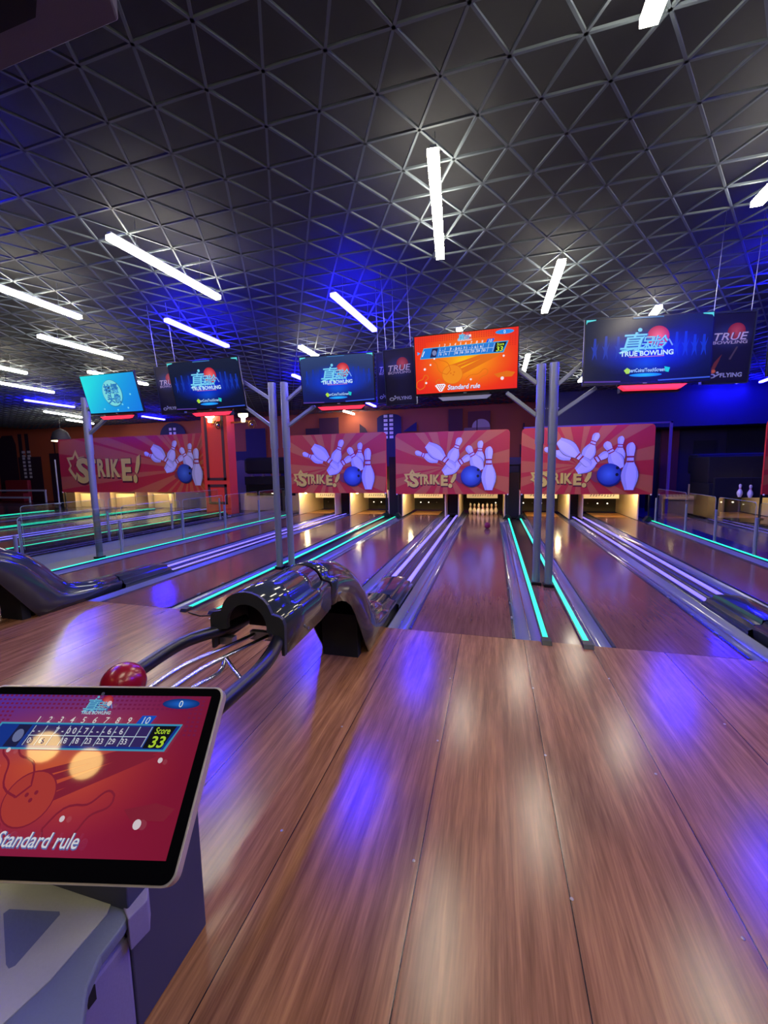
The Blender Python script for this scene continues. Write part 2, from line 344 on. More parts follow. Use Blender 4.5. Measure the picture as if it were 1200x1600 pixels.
# dark bulkhead and murky wall on the right
struct(MB().box(1.55, 13.0, 14.6, 16.5, 2.62, 4.3).build('wall_bulkhead', 'navy'))
wr = struct(MB().box(1.55, 13.0, 15.4, 15.5, -0.05, 2.62).build('wall_back', 'darkwall'))
MB().box(5.35, 5.85, 15.3, 15.4, 0, 2.62).build('maroon_strip', 'maroon', wr)
MB().box(1.75, 1.8, 15.3, 15.4, 2.3, 2.62).build('wall_notch', 'navy', wr)
MB().box(6.3, 6.9, 15.34, 15.4, 0.2, 2.2).box(7.2, 8.6, 15.34, 15.4, 0, 2.5).box(9.2, 12, 15.34, 15.4, 0, 2.3).build('painted_tower', 'matte', wr)
struct(MB().box(4.72, 4.78, 12.95, 13.0, 0.0, 2.64).box(0.9, 4.78, 12.95, 13.0, 2.6, 2.64).build('window_frame', 'purplewin'))

# ================================================================ CEILING GRID (one continuous triangular lattice)
GZ = 3.86; A_ = 0.401; H_ = 0.3475
th = -0.024
def rot(x, y): return (-1.746 + (x + 1.746) * cos(th) - (y - 2.41) * sin(th), 2.41 + (x + 1.746) * sin(th) + (y - 2.41) * cos(th))
def clip(p, q, x0, x1, y0, y1):
    t0, t1 = 0.0, 1.0; dx, dy = q[0] - p[0], q[1] - p[1]
    for pp, qq in ((-dx, p[0] - x0), (dx, x1 - p[0]), (-dy, p[1] - y0), (dy, y1 - p[1])):
        if abs(pp) < 1e-9:
            if qq < 0: return None
        else:
            t = qq / pp
            if pp < 0: t0 = max(t0, t)
            else: t1 = min(t1, t)
    if t0 >= t1: return None
    return (p[0] + t0 * dx, p[1] + t0 * dy), (p[0] + t1 * dx, p[1] + t1 * dy)
g1 = MB()
def gbar(p, q, w):
    c = clip(rot(*p), rot(*q), -24, 9.5, -1.0, 16.4)
    if c: g1.bar((*c[0], GZ), (*c[1], GZ), w, 0.016)
for k in range(-12, 44): gbar((-30, 2.41 + k * H_), (14, 2.41 + k * H_), 0.017)
for k in range(-90, 90):
    x = -1.746 + k * A_
    gbar((x - A_ / 2 * 45, 2.41 - 45 * H_), (x + A_ / 2 * 45, 2.41 + 45 * H_), 0.017)
    gbar((x + A_ / 2 * 45, 2.41 - 45 * H_), (x - A_ / 2 * 45, 2.41 + 45 * H_), 0.017)
struct(g1.build('ceiling_grid', 'grid'))

# ceiling tube lights
def tube_light(x0, y0, x1, y1, kind, label):
    t = thing('ceiling_tube_light', label, 'ceiling light', ((x0 + x1) / 2, (y0 + y1) / 2, 3.75), 'tube lights under the ceiling grid')
    MB().bar((x0, y0, 3.75), (x1, y1, 3.75), 0.085, 0.045).build('lit_tube', 'tube_w' if kind == 'w' else 'tube_b', t)
    MB().bar((x0, y0, 3.785), (x1, y1, 3.785), 0.05, 0.022).build('housing', 'clamp', t)
    for f in (0.2, 0.8):
        x = x0 + (x1 - x0) * f; y = y0 + (y1 - y0) * f
        MB().tube([(x, y, 3.79), (x, y, 4.1)], 0.004, 6).build('hanger', 'clamp', t)
TL = [
 (-3.59, 3.33, -3.5, 4.82, 'w', 'long white tube light, big and bright over the left of the approach'),
 (-5.81, 3.32, -5.84, 4.81, 'w', 'white tube light cut off by the left edge, upper of those there'),
 (-4.74, 5.26, -4.70, 6.66, 'b', 'blue tube light above the television with the dark blue screen left of the twin posts'),
 (-7.25, 5.23, -7.17, 6.70, 'w', 'white tube light above the cyan screen on the left'),
 (-10.1, 5.48, -10.18, 6.98, 'w', 'white tube light at the left edge, just below the long upper one'),
 (-11.84, 7.32, -11.92, 8.82, 'w', 'white tube light at the left edge, right above the far blue tube'),
 (-13.93, 9.45, -13.94, 10.97, 'b', 'long thin blue tube light far off on the left, beside the leftmost post'),
 (-15.9, 11.4, -16.3, 13.3, 'w', 'distant white tube light just left of the leftmost post top'),
 (-17.5, 13.4, -17.9, 14.9, 'w', 'short distant white tube light behind the leftmost post'),
 (-2.03, 5.17, -1.9, 6.66, 'b', 'blue tube light glowing on the ceiling over the middle lanes'),
 (-3.46, 7.1, -3.43, 8.5, 'w', 'short white tube light peeking above the blue screen right of the twin posts'),
 (-0.44, 3.15, -0.572, 4.64, 'w', 'tall bright white tube light at the centre of the ceiling'),
 (0.718, 5.12, 0.713, 6.64, 'w', 'white slanting tube light up and left of the largest blue screen'),
 (0.77, 1.12, 0.745, 2.61, 'w', 'white tube light cut off by the top edge of the photo'),
 (2.30, 6.95, 2.45, 8.4, 'w', 'white tube light peeking over the largest blue screen'),
 (2.16, 3.05, 2.21, 4.54, 'w', 'white tube light cut off by the right edge high up'),
 (0.678, 9.07, 0.693, 10.54, 'w', 'small white tube light between the orange screen and the right twin posts'),
 (-0.56, 7.02, -0.53, 8.5, 'w', 'white tube light peeking above the orange screen'),
 (7.3, 16.4, 7.75, 14.9, 'w', 'white tube light low on the right below the hanging poster'),
 (6.6, 13.4, 6.75, 14.1, 'b', 'small blue tube light by the lower corner of the right hanging poster'),
 (7.25, 13.2, 7.35, 14.2, 'b', 'small blue tube light at the right edge beside the white one'),
 (-4.25, 13.1, -4.2, 14.6, 'b', 'distant blue tube light just below the screen right of the twin posts'),
 (-5.69, 15.3, -5.63, 16.3, 'w', 'distant white tube light shining on the orange wall'),
 (-8.79, 7.33, -8.7, 8.83, 'w', 'white tube light showing as a spot above the cyan screen'),
 (-13.85, 13.7, -13.9, 14.9, 'b', 'tiny distant blue tube light between the cyan and the dark blue screens'),
 (-1.85, 9.1, -1.8, 10.6, 'b', 'blue tube light hidden behind the hanging poster by the orange screen'),
 (-4.66, 9.1, -4.62, 10.6, 'b', 'blue tube light behind the screen left of the twin posts'),
 (3.98, 9.2, 4.0, 10.7, 'b', 'blue tube light behind the right hanging poster'),
 (3.53, 5.25, 3.55, 6.7, 'b', 'blue tube light past the right edge of the photo'),
 (3.55, 1.2, 3.55, 2.7, 'b', 'blue tube light out of view over the right of the approach'),
 (-4.75, 1.2, -4.72, 2.7, 'b', 'blue tube light out of view over the left of the approach'),
 (2.27, 10.9, 2.27, 12.3, 'w', 'white tube light behind the largest blue screen over the lane ends'),
 (-8.85, 3.2, -8.8, 4.7, 'w', 'white tube light out of view on the far left'),
 (-0.5, -0.6, -0.5, 0.9, 'w', 'white tube light added out of view right above the photographer'),  # unseen tubes from here on, added to light the near floor
 (2.1, -0.6, 2.1, 0.9, 'w', 'white tube light added out of view above the right of the approach'),
 (-3.9, -0.3, -3.9, 1.2, 'w', 'white tube light added out of view above the left of the approach'),
 (0.75, -2.9, 0.75, -1.4, 'w', 'white tube light added out of view behind the photographer'),
]
for t in TL: tube_light(*t)

for x, y, lb in ((-2.62, -1.3, 'yellow globe lamp mirrored in the touch screen, left one'), (-2.27, -1.36, 'yellow globe lamp mirrored in the touch screen, right one')):
    t = thing('globe_lamp', lb, 'lamp', (x, y, 3.0), 'globe lamps behind the photographer')
    MB().sphere((x, y, 3.0), 0.105, 20).build('globe', 'globe', t, True)
    MB().tube([(x, y, 3.1), (x, y, 4.1)], 0.008, 6).build('cord', 'wirex', t)

# ceiling duct top left
dv = thing('air_duct', 'grey slatted air duct hanging in the upper left corner of the ceiling', 'duct', (-2.8, 1.5, 3.74))
MB().prism([(-5.0, 0.3), (-1.75, 0.3), (-1.76, 1.75), (-1.83, 1.86), (-5.0, 1.95)], 'z', 3.74, 3.84).build('duct_body', 'duct', dv, bevel=0.01)
for k in range(3):
    y = 1.68 - k * 0.3
    MB().prism([(-4.6, y - 0.03), (-2.2, y - 0.06), (-2.12, y), (-2.2, y + 0.05), (-4.6, y + 0.09)], 'z', 3.731, 3.742).build('duct_slot', 'matte', dv)

# ================================================================ LANES
lanes = [(-6.15, -5.25, 'leftmost full-length lane beside the grey walkway'), (-4.35, -3.45, 'lane passing behind the left twin posts'),
         (-2.51, -1.61, 'lane passing under the left end of the black ball return'), (-0.71, 0.19, 'centre lane with standing pins and a rolling ball'),
         (1.0, 1.9, 'lane just right of the right twin posts'), (2.84, 3.72, 'rightmost lane beside the glass fence')]
LS, LE = 3.545, 13.75
def gutter(x0, x1, lane_side, par):
    # rounded trough between lane edge and divider or track
    n = 9; w = x1 - x0; prof = []
    for i in range(n + 1):
        t = i / n; prof.append((x0 + 0.012 + (w - 0.024) * t, -0.045 * (sin(pi * t) ** 0.6) - 0.004))
    prof = [(x0, 0.002)] + prof + [(x1, 0.002)]
    g = MB().sweep([[(px, y, pz) for px, pz in prof] for y in (LS, LE)])
    g.build('gutter', 'gutter', par, True)
    xr = x0 if lane_side == 'l' else x1; sgn = 1 if lane_side == 'l' else -1
    MB().box(min(xr, xr + sgn * 0.022), max(xr, xr + sgn * 0.022), LS, LE, -0.02, 0.006).build('edge_rail', 'rail', par)
    mid = (x0 + x1) / 2
    MB().box(mid - 0.004 + sgn * 0.03, mid + 0.004 + sgn * 0.03, LS, LE, -0.05, -0.034).build('gutter_rib', 'chrome', par)
gut = [(-6.44, -6.15, -5.25, -5.02), (-4.58, -4.35, -3.45, -3.21), (-2.80, -2.51, -1.61, -1.385), (-0.935, -0.71, 0.19, 0.44), (0.80, 1.0, 1.9, 2.16), (2.58, 2.84, 3.72, 3.975)]
for (x0, x1, lb), g in zip(lanes, gut):
    t = thing('bowling_lane', 'glossy dark wooden bowling lane, ' + lb, 'bowling lane', ((x0 + x1) / 2, LS, 0), 'bowling lanes')
    MB().box(x0, x1, LS, 12.6, -0.04, 0.0).build('lane_bed', 'lane', t)
    MB().box(x0, x1, 12.6, LE, -0.04, 0.0).build('pin_deck', 'deck' if x0 != -0.71 else 'lane', t)
    gutter(g[0], g[1], 'r', t); gutter(g[2], g[3], 'l', t)
    for yy in (4.0, 4.45, 5.0):
        MB().box(x1 + 0.004, x1 + 0.018, yy, yy + 0.05, 0.004, 0.016).build('hinge_clip', 'clamp', t)

# dividers with green light strips
def led_rail(x, y0, y1, par, cap=True, z=0.0):
    rb_ = MB().box(x - 0.032, x + 0.032, y0, y1, z - 0.03, z + 0.02).build('strip_rail', 'rail', par)
    MB().box(x - 0.02, x + 0.02, y0 + 0.02, y1, z + 0.02, z + 0.028).build('led_strip', 'green', rb_)
    if cap: MB().prism([(y0 - 0.085, z), (y0 + 0.02, z), (y0 + 0.02, z + 0.034), (y0 - 0.06, z + 0.03)], 'x', x - 0.04, x + 0.04).build('end_cap', 'black', par, bevel=0.003)
for xs, lb, wd in (((0.46, 0.78), 'pair of green light strips running past the right twin posts', True), ((-3.18, -2.83), 'pair of green light strips running past the left twin posts', False)):
    t = thing('lane_divider', lb, 'light strip', (sum(xs) / 2, LS, 0), 'green lit lane dividers')
    MB().box(xs[0] - 0.02, xs[1] + 0.02, LS, 5.35, -0.06, -0.004).build('wood_cover', 'lane', t)
    MB().box(xs[0] - 0.02, xs[1] + 0.02, 5.35, 12.0, -0.06, -0.02).build('black_cover', 'black', t)
    for x in xs: led_rail(x, LS, 11.85, t)
lfc = thing('lane_divider', 'single green light strip along the grey walkway on the left', 'light strip', (-6.47, LS, 0), 'green lit lane dividers')
MB().box(-6.56, -6.44, LS, 12.0, -0.05, 0.0).build('black_cover', 'black', lfc); led_rail(-6.48, LS, 12.0, lfc)
rfc = thing('lane_divider', 'single green light strip under the glass fence on the right', 'light strip', (4.02, LS, 0), 'green lit lane dividers')
MB().box(3.975, 4.08, LS, 12.0, -0.05, 0.0).build('black_cover', 'black', rfc); led_rail(4.01, LS, 11.85, rfc)

# ================================================================ BALL RETURNS
half = [(0.205, 1.0), (0.208, 0.5), (0.2, 0.41), (0.185, 0.37), (0.16, 0.355), (0.142, 0.34), (0.134, 0.28), (0.122, 0.19), (0.1, 0.11), (0.07, 0.05), (0.035, 0.012), (0.0, 0.0)]
sect = half + [(-x, v) for x, v in reversed(half[:-1])]
ST = [((1.69, .905), (1.71, .60)), ((1.9, .905), (1.9, .607)), ((2.10, .903), (2.10, .615)), ((2.26, .900), (2.26, .635)), ((2.30, .899), (2.29, .645)),
      ((2.42, .888), (2.37, .64)), ((2.55, .868), (2.44, .625)), ((2.75, .815), (2.54, .585)), ((2.95, .725), (2.64, .52)), ((3.10, .635), (2.73, .42)), ((3.24, .50), (2.82, .29)),
      ((3.34, .38), (2.92, .14)), ((3.45, .27), (3.02, 0.0)), ((3.58, .205), (3.16, 0.0)), ((3.74, .175), (3.5, 0.0)), ((4.05, .165), (4.0, 0.0))]
def sec_at(c, T, B, k=1.0): return [(c + x * k, T[0] + (B[0] - T[0]) * v, T[1] + (B[1] - T[1]) * v) for x, v in sect]
RC = -1.165
def build_return(c):
    t = thing('ball_return', 'glossy charcoal ball return arching over the approach with open ball rack', 'ball return', (c, 3.0, 0), 'ball returns between lanes')
    MB().sweep([sec_at(c, *s) for s in ST[:4]]).build('return_hood', 'hood', t, True, solid=0.012, inner='hoodin')
    MB().sweep([sec_at(c, *s) for s in ST[4:]]).build('return_neck', 'hood', t, True, solid=0.012, inner='hoodin')
    # front plate with arched mouth
    outer = [(c + x, 0.905 - 0.305 * v) for x, v in sect]
    mouth = [(c - 0.19, .60), (c - 0.185, .655), (c - 0.165, .69), (c - 0.14, .705), (c - 0.112, .71)]
    mouth += [(c - 0.112 * cos(pi * i / 12), .735 + 0.108 * sin(pi * i / 12)) for i in range(13)]
    mouth += [(c + 0.112, .71), (c + 0.14, .705), (c + 0.165, .69), (c + 0.185, .655), (c + 0.19, .60)]
    MB().prism(outer + mouth, 'y', 1.675, 1.70).build('mouth_plate', 'hoodface', t)
    MB().tube([(c + 0.206, 1.93, 0.64), (c + 0.212, 1.93, 0.64)], 0.009, 10).build('side_bolt', 'clamp', t)
    MB().prism([(c + x * .93, 0.885 - 0.28 * v) for x, v in sect], 'y', 1.98, 1.99).build('mouth_shade_sheet', 'matte', t)  # black sheet added to put shade inside the mouth
    MB().box(c - 0.15, c + 0.15, 2.9, 2.98, 0.0, 0.35).build('inner_support', 'matte', t)
    # ribbed cover lying between the lanes
    hc = [(0.22, -0.015), (0.218, 0.045), (0.19, 0.055), (0.18, 0.095), (0.13, 0.10), (0.12, 0.14), (0.06, 0.15), (0.0, 0.152)]
    sc_ = hc + [(-x, z) for x, z in reversed(hc[:-1])]
    MB().sweep([[(c + x * k, y, z * kz) for x, z in sc_] for y, k, kz in ((4.06, 1, 1.04), (4.7, 1, 1.0), (4.86, 1, .85), (4.9, .97, .1))]).build('ribbed_cover', 'hood', t, True)
    # flat track with two light strips
    tr = [(-0.222, 0.004), (-0.2, 0.016), (-0.165, 0.016), (-0.16, 0.006), (-0.09, 0.006), (-0.08, -0.01), (-0.04, -0.012), (-0.02, 0.004), (0.02, 0.004), (0.04, -0.012), (0.08, -0.01), (0.09, 0.006), (0.16, 0.006), (0.165, 0.016), (0.2, 0.016), (0.222, 0.004)]
    MB().sweep([[(c + x, y, z) for x, z in tr] for y in (4.9, 12.0)]).build('track_cover', 'rail', t, True)
    MB().box(c - 0.222, c + 0.222, LS, 12.0, -0.06, -0.02).build('track_base', 'black', t)
    for s in (-1, 1):
        MB().box(c + s * 0.125 - 0.028, c + s * 0.125 + 0.028, 4.9, 11.9, 0.006, 0.02).build('led_strip', 'purple', t)
        MB().box(c + s * 0.125 - 0.028, c + s * 0.125 + 0.028, 12.0, 12.5, 0.0, 0.014).build('led_strip', 'purple', t)
    # ball rack
    def sm(p):                                                       # smooth a polyline
        p = [Vector(q) for q in p]
        for _ in range(2):
            q = [p[0]]
            for i in range(len(p) - 1): q += [p[i] * 0.75 + p[i + 1] * 0.25, p[i] * 0.25 + p[i + 1] * 0.75]
            p = q + [p[-1]]
        return p
    z = 0.675
    MB().tube(sm([(c + 0.13, 1.86, z), (c + 0.15, 1.72, z), (c + 0.205, 1.58, z - .01), (c + 0.235, 1.42, z - .01), (c + 0.235, 1.2, z - .01), (c + 0.235, 1.12, z - .01), (c + 0.15, 1.03, z), (c, 1.02, z)]), 0.030, 14).build('padded_rail', 'foam', t, True)
    MB().tube(sm([(c - 0.13, 1.86, z + .01), (c - 0.16, 1.72, z + .01), (c - 0.24, 1.60, z + .01), (c - 0.262, 1.48, z + .01), (c - 0.25, 1.25, z), (c - 0.24, 1.12, z), (c - 0.15, 1.03, z), (c, 1.02, z)]), 0.030, 14).build('padded_rail', 'foam', t, True)
    zc = 0.64
    MB().tube(sm([(c - 0.03, 1.80, zc), (c - 0.085, 1.60, zc), (c - 0.14, 1.46, zc), (c - 0.155, 1.36, zc), (c - 0.13, 1.03, zc)]), 0.011, 10).build('steel_rod', 'chrome', t, True)
    MB().tube(sm([(c + 0.05, 1.78, zc), (c + 0.0, 1.60, zc), (c - 0.03, 1.50, zc), (c - 0.055, 1.38, zc), (c - 0.05, 1.03, zc)]), 0.011, 10).build('steel_rod', 'chrome', t, True)
    MB().tube(sm([(c - 0.02, 1.53, zc), (c + 0.012, 1.46, zc - .03), (c + 0.02, 1.38, zc - .02), (c + 0.01, 1.30, zc - .01), (c + 0.01, 1.03, zc - .01)]), 0.011, 10).build('steel_rod', 'chrome', t, True)
    MB().tube([(c - 0.02, 1.53, zc), (c + 0.06, 1.48, zc - .03), (c + 0.14, 1.42, zc - .03)], 0.010, 10).build('steel_rod', 'chrome', t, True)
    MB().tube([(c + 0.09, 1.79, zc), (c + 0.125, 1.66, zc - .01), (c + 0.16, 1.47, zc - .02)], 0.011, 10).build('steel_rod', 'chrome', t, True)
    MB().box(c - 0.06, c + 0.12, 1.79, 1.82, 0.61, 0.655).box(c - 0.2, c - 0.12, 1.72, 1.76, 0.60, 0.64).build('rack_bracket', 'clamp', t)
    MB().tube([(c, 1.05, 0.62), (c, 1.05, 0.0)], 0.03, 14).build('rack_leg', 'black', t, True)
    MB().lathe([(0.06, 0), (0.06, 0.015), (0.03, 0.03)], (c, 1.05, 0), 20).build('rack_foot', 'black', t, True)
    return t
br = build_return(RC)
br2 = copy_tree(br); br2.location.x = -4.8; br2['label'] = 'glossy charcoal ball return cut off by the left edge, bending down to the floor'
br3 = copy_tree(br); br3.location.x = 2.38; br3['label'] = 'ball return at the right edge, its low ribbed cover ending two lilac strips'

# balls
t = MB().sphere((0, 0, 0), 0.072, 32).build('bowling_ball', 'red_ball', None, True); t.location = (RC - 0.085, 1.065, 0.757)
tag(t, 'shiny red bowling ball on the rack just above the touch screen', 'bowling ball')
t = MB().sphere((0, 0, 0), 0.075, 24).build('bowling_ball', 'dark_ball', None, True); t.location = (-0.1, 9.95, 0.075)
tag(t, 'dark red bowling ball rolling down the centre lane towards the pins', 'bowling ball')

# ================================================================ PINS
PH = 0.33
pp = [(0.0, .53), (.03, .56), (.1, .72), (.2, .92), (.3, 1.0), (.38, .95), (.48, .76), (.56, .52), (.62, .40), (.68, .375), (.75, .42), (.82, .50), (.88, .53), (.93, .48), (.97, .33), (1.0, .02)]
def make_pin(label, group, loc):
    t = thing('bowling_pin', label, 'bowling pin', loc, group)
    m_ = MB(); m_.local = True
    pb_ = m_.lathe([(r_ * PH * 0.185, z * PH) for z, r_ in pp], (0, 0, 0), 18).build('pin_body', 'pin', t, True)
    m_ = MB(); m_.local = True
    for z, r_ in ((.63, .395), (.70, .392)): m_.lathe([(r_ * PH * 0.185 + .0008, z * PH - .005), (r_ * PH * 0.185 + .0012, z * PH + .005)], (0, 0, 0), 18)
    m_.local = True; m_.build('neck_stripe', 'pinred', pb_, True)
    return t
pc = (-0.27, 12.7); sp = 0.26
spots = [(0, 0, 'front centre pin, nearest of the standing ivory pins'), (-.5, 1, 'ivory pin standing in the second row, left'), (.5, 1, 'ivory pin standing in the second row, right'),
         (-1, 2, 'ivory pin in the third row, left one'), (0, 2, 'ivory pin in the third row, hidden right behind the front pin'), (1, 2, 'ivory pin in the third row, right one'),
         (-1.5, 3, 'leftmost ivory pin of the standing rack'), (-.5, 3, 'ivory pin in the back row, left of centre'), (.5, 3, 'ivory pin in the back row, right of centre'), (1.5, 3, 'rightmost ivory pin of the standing rack')]
p0 = None
for i, (dx, row, lb) in enumerate(spots):
    loc = (pc[0] + dx * sp, pc[1] + row * sp * 0.5, 0)
    if p0 is None: p0 = make_pin(lb, 'pins standing on the centre lane', loc)
    else:
        c = copy_tree(p0); c.location = loc; c['label'] = lb
for loc, lb in (((-3.26, 12.55, 0.62), 'ivory pin hanging in the gap between two red banners'), ((-3.42, 12.7, 0.60), 'ivory pin half hidden behind the edge of the red banner by the left twin posts'),
                ((6.02, 12.1, 0.62), 'ivory pin hanging in the dark at the far right, left one of the two'), ((6.24, 12.1, 0.60), 'ivory pin hanging in the dark at the far right, beside the cream wall')):
    c = copy_tree(p0); c.location = loc; c['label'] = lb; c['group'] = 'pins hanging in the machines'
    m_ = MB(); m_.local = True; m_.tube([(0, 0, PH - 0.01), (0, 0, 0.75)], 0.003, 6).build('pin_cord', 'wirex', c)

# ================================================================ PINSETTERS
def pit(cx, hw, label, z0=0.0, on=(1, 1, 0, 0), y0=12.05, y1=14.1, sign=True, lamp='warm', bulb=0):
    t = thing('pinsetter', label, 'pinsetter', (cx, 13, z0), 'pinsetter housings at the lane ends')
    MB().box(cx - hw - .03, cx - hw, y0, y1, z0 + .008, z0 + .78).build('kickback_wall', 'cream', t)
    MB().box(cx + hw, cx + hw + .03, y0, y1, z0 + .008, z0 + .78).build('kickback_wall', 'cream', t)
    MB().box(cx - hw, cx + hw, y1 - .1, y1, z0 + .008, z0 + .6).build('back_curtain', 'olive', t)
    for i in range(4):
        x = cx - 0.42 + i * 0.28
        MB().tube([(x, y1 - .115, z0 + .27), (x, y1 - .1, z0 + .27)], 0.02, 10).build('sensor_light', 'dot' if on[i] else 'dotoff', t)
    if sign:
        MB().box(cx - 0.47, cx + 0.47, 13.0, 13.02, z0 + .5, z0 + .72).build('mask_board', 'sign', t)
        s_ = MB(); rr = random.Random(int(cx * 100))
        for k in range(9):
            x = cx - 0.3 + k * 0.075; z = z0 + .56 + rr.random() * .02
            s_.bar((x, 12.995, z), (x + .05, 12.995, z + .06 * rr.random()), .008, .022, (0, 1, 0)); s_.bar((x + .02, 12.995, z - .01), (x + .03, 12.995, z + .06), .008, .016, (0, 1, 0))
        s_.build('script_lettering', 'ink', t)
    MB().box(cx - hw, cx + hw, y0 + .3, y1, z0 + .80, z0 + 1.55).build('machine_body', 'matte', t, bevel=0.02)
    ly, lz = (12.5, .62) if lamp == 'low' else (12.12, .80)
    MB().box(cx - hw + .1, cx + hw - .1, ly, ly + .08, z0 + lz, z0 + lz + .04).build('pit_lamp', 'warm_dim' if lamp == 'low' else 'warm', t)
    if bulb: MB().sphere((cx + bulb, 12.14, z0 + .745), .05, 14).build('pit_bulb', 'bulb', t, True)
    return t
pits = [(-5.5, .62, 'pinsetter behind the banner next to the left twin posts, left opening'), (-3.72, .62, 'pinsetter behind the banner next to the left twin posts, right opening'),
        (-2.0, .64, 'pinsetter left of the one with the standing pins'), (-.30, .64, 'pinsetter with the rack of standing pins'),
        (1.42, .64, 'pinsetter right behind the right twin posts'), (3.08, .66, 'pinsetter at the end of the lane beside the glass fence')]
for (cx, hw, lb), on in zip(pits, [(0, 0, 1, 1), (1, 1, 1, 0), (1, 1, 0, 0), (0, 0, 0, 1), (1, 0, 1, 1), (0, 0, 1, 1)]): pit(cx, hw, lb, on=on, bulb=0 if cx == -.30 else (-.42 if cx < 0 else .40))
# black posts of the machines between the openings
for x0, x1, z1, lb in ((-4.84, -4.58, .75, 'black machine post between the two openings left of the centre banners'), (-3.06, -2.68, 1.83, 'tall black machine post seen in the gap between two red banners'),
                       (-1.3, -0.98, .75, 'black machine post left of the standing pins'), (0.38, 0.74, 1.3, 'black machine post right of the standing pins, in the gap between banners'), (2.1, 2.38, .75, 'black machine post between the two right openings')):
    t = thing('machine_post', lb, 'post', ((x0 + x1) / 2, 12.0, 0), 'black posts between pinsetters')
    y_ = 12.55 if z1 == .75 else 12.05
    MB().box(x0, x1, y_, 13.9, 0, z1).build('post_body', 'matte', t, bevel=0.01)
    MB().box(x0 + .03, x1 - .03, y_ - .03, y_, 0.0, .06).build('foot_plate', 'black', t)
t = thing('machine_box', 'blue panelled machine box in the gap right of the centre banner', 'machine', (0.56, 13.0, 1.3))
MB().box(0.3, 0.85, 12.9, 13.5, 1.3, 1.75).build('box_body', 'blue_panel', t); MB().box(0.3, 0.85, 12.88, 12.9, 1.5, 1.53).build('box_seam', 'matte', t)
t = thing('machine_stack', 'black pinsetter machinery with rounded top right of the red pillar', 'machine', (-8.0, 13.4, 0))
MB().box(-8.9, -6.95, 13.2, 14.0, .95, 1.25).build('machine_deck', 'matte', t); MB().box(-9.0, -7.2, 13.3, 14.1, 1.35, 1.95).build('machine_top', 'matte', t, bevel=0.12)
MB().box(-8.9, -6.9, 13.25, 14.0, .55, 1.0).build('machine_front', 'black', t)
MB().box(-9.2, -7.75, 13.3, 13.35, -.05, .62).box(-7.15, -6.35, 13.3, 13.35, -.05, .62).build('cream_panel', 'cream', t)
MB().box(-7.7, -7.2, 13.2, 13.9, -.05, .7).build('dark_post', 'matte', t)
MB().box(-8.6, -8.5, 13.15, 13.2, 1.25, 1.33).box(-8.15, -8.05, 13.15, 13.2, 1.25, 1.33).build('machine_dial', 'clamp', t)

# ================================================================ STRIKE BANNERS
def pin2d(a, bx, by, hx, hy, wd, shade=0, base_c=(196, 190, 216)):
    """flat pin: (bx,by) base, (hx,hy) head, in banner units (u right, v up, aspect a.w/a.h)"""
    asp = a.w / a.h; dx = (hx - bx) * asp; dy = hy - by; l_ = math.hypot(dx, dy); ux, uy = dx / l_, dy / l_; nx, ny = -uy, ux
    def at(t, off): return (bx + (ux * t * l_ + nx * off) / asp, by + uy * t * l_ + ny * off)
    def outline(k, c, sh=0):
        pts = [at(t, r_ * wd * k + sh) for t, r_ in pp] + [at(t, -r_ * wd * k + sh) for t, r_ in reversed(pp)]
        a.poly(pts, c)
    outline(1.07, tuple(c * 0.45 for c in base_c)); outline(1.0, base_c); outline(0.62, tuple(min(255, c * 1.13) for c in base_c), -wd * .15)
    for t0 in (.60, .70):
        w_ = wd * .42; a.poly([at(t0 - .018, w_), at(t0 + .018, w_), at(t0 + .018, -w_), at(t0 - .018, -w_)], (170, 40, 50))
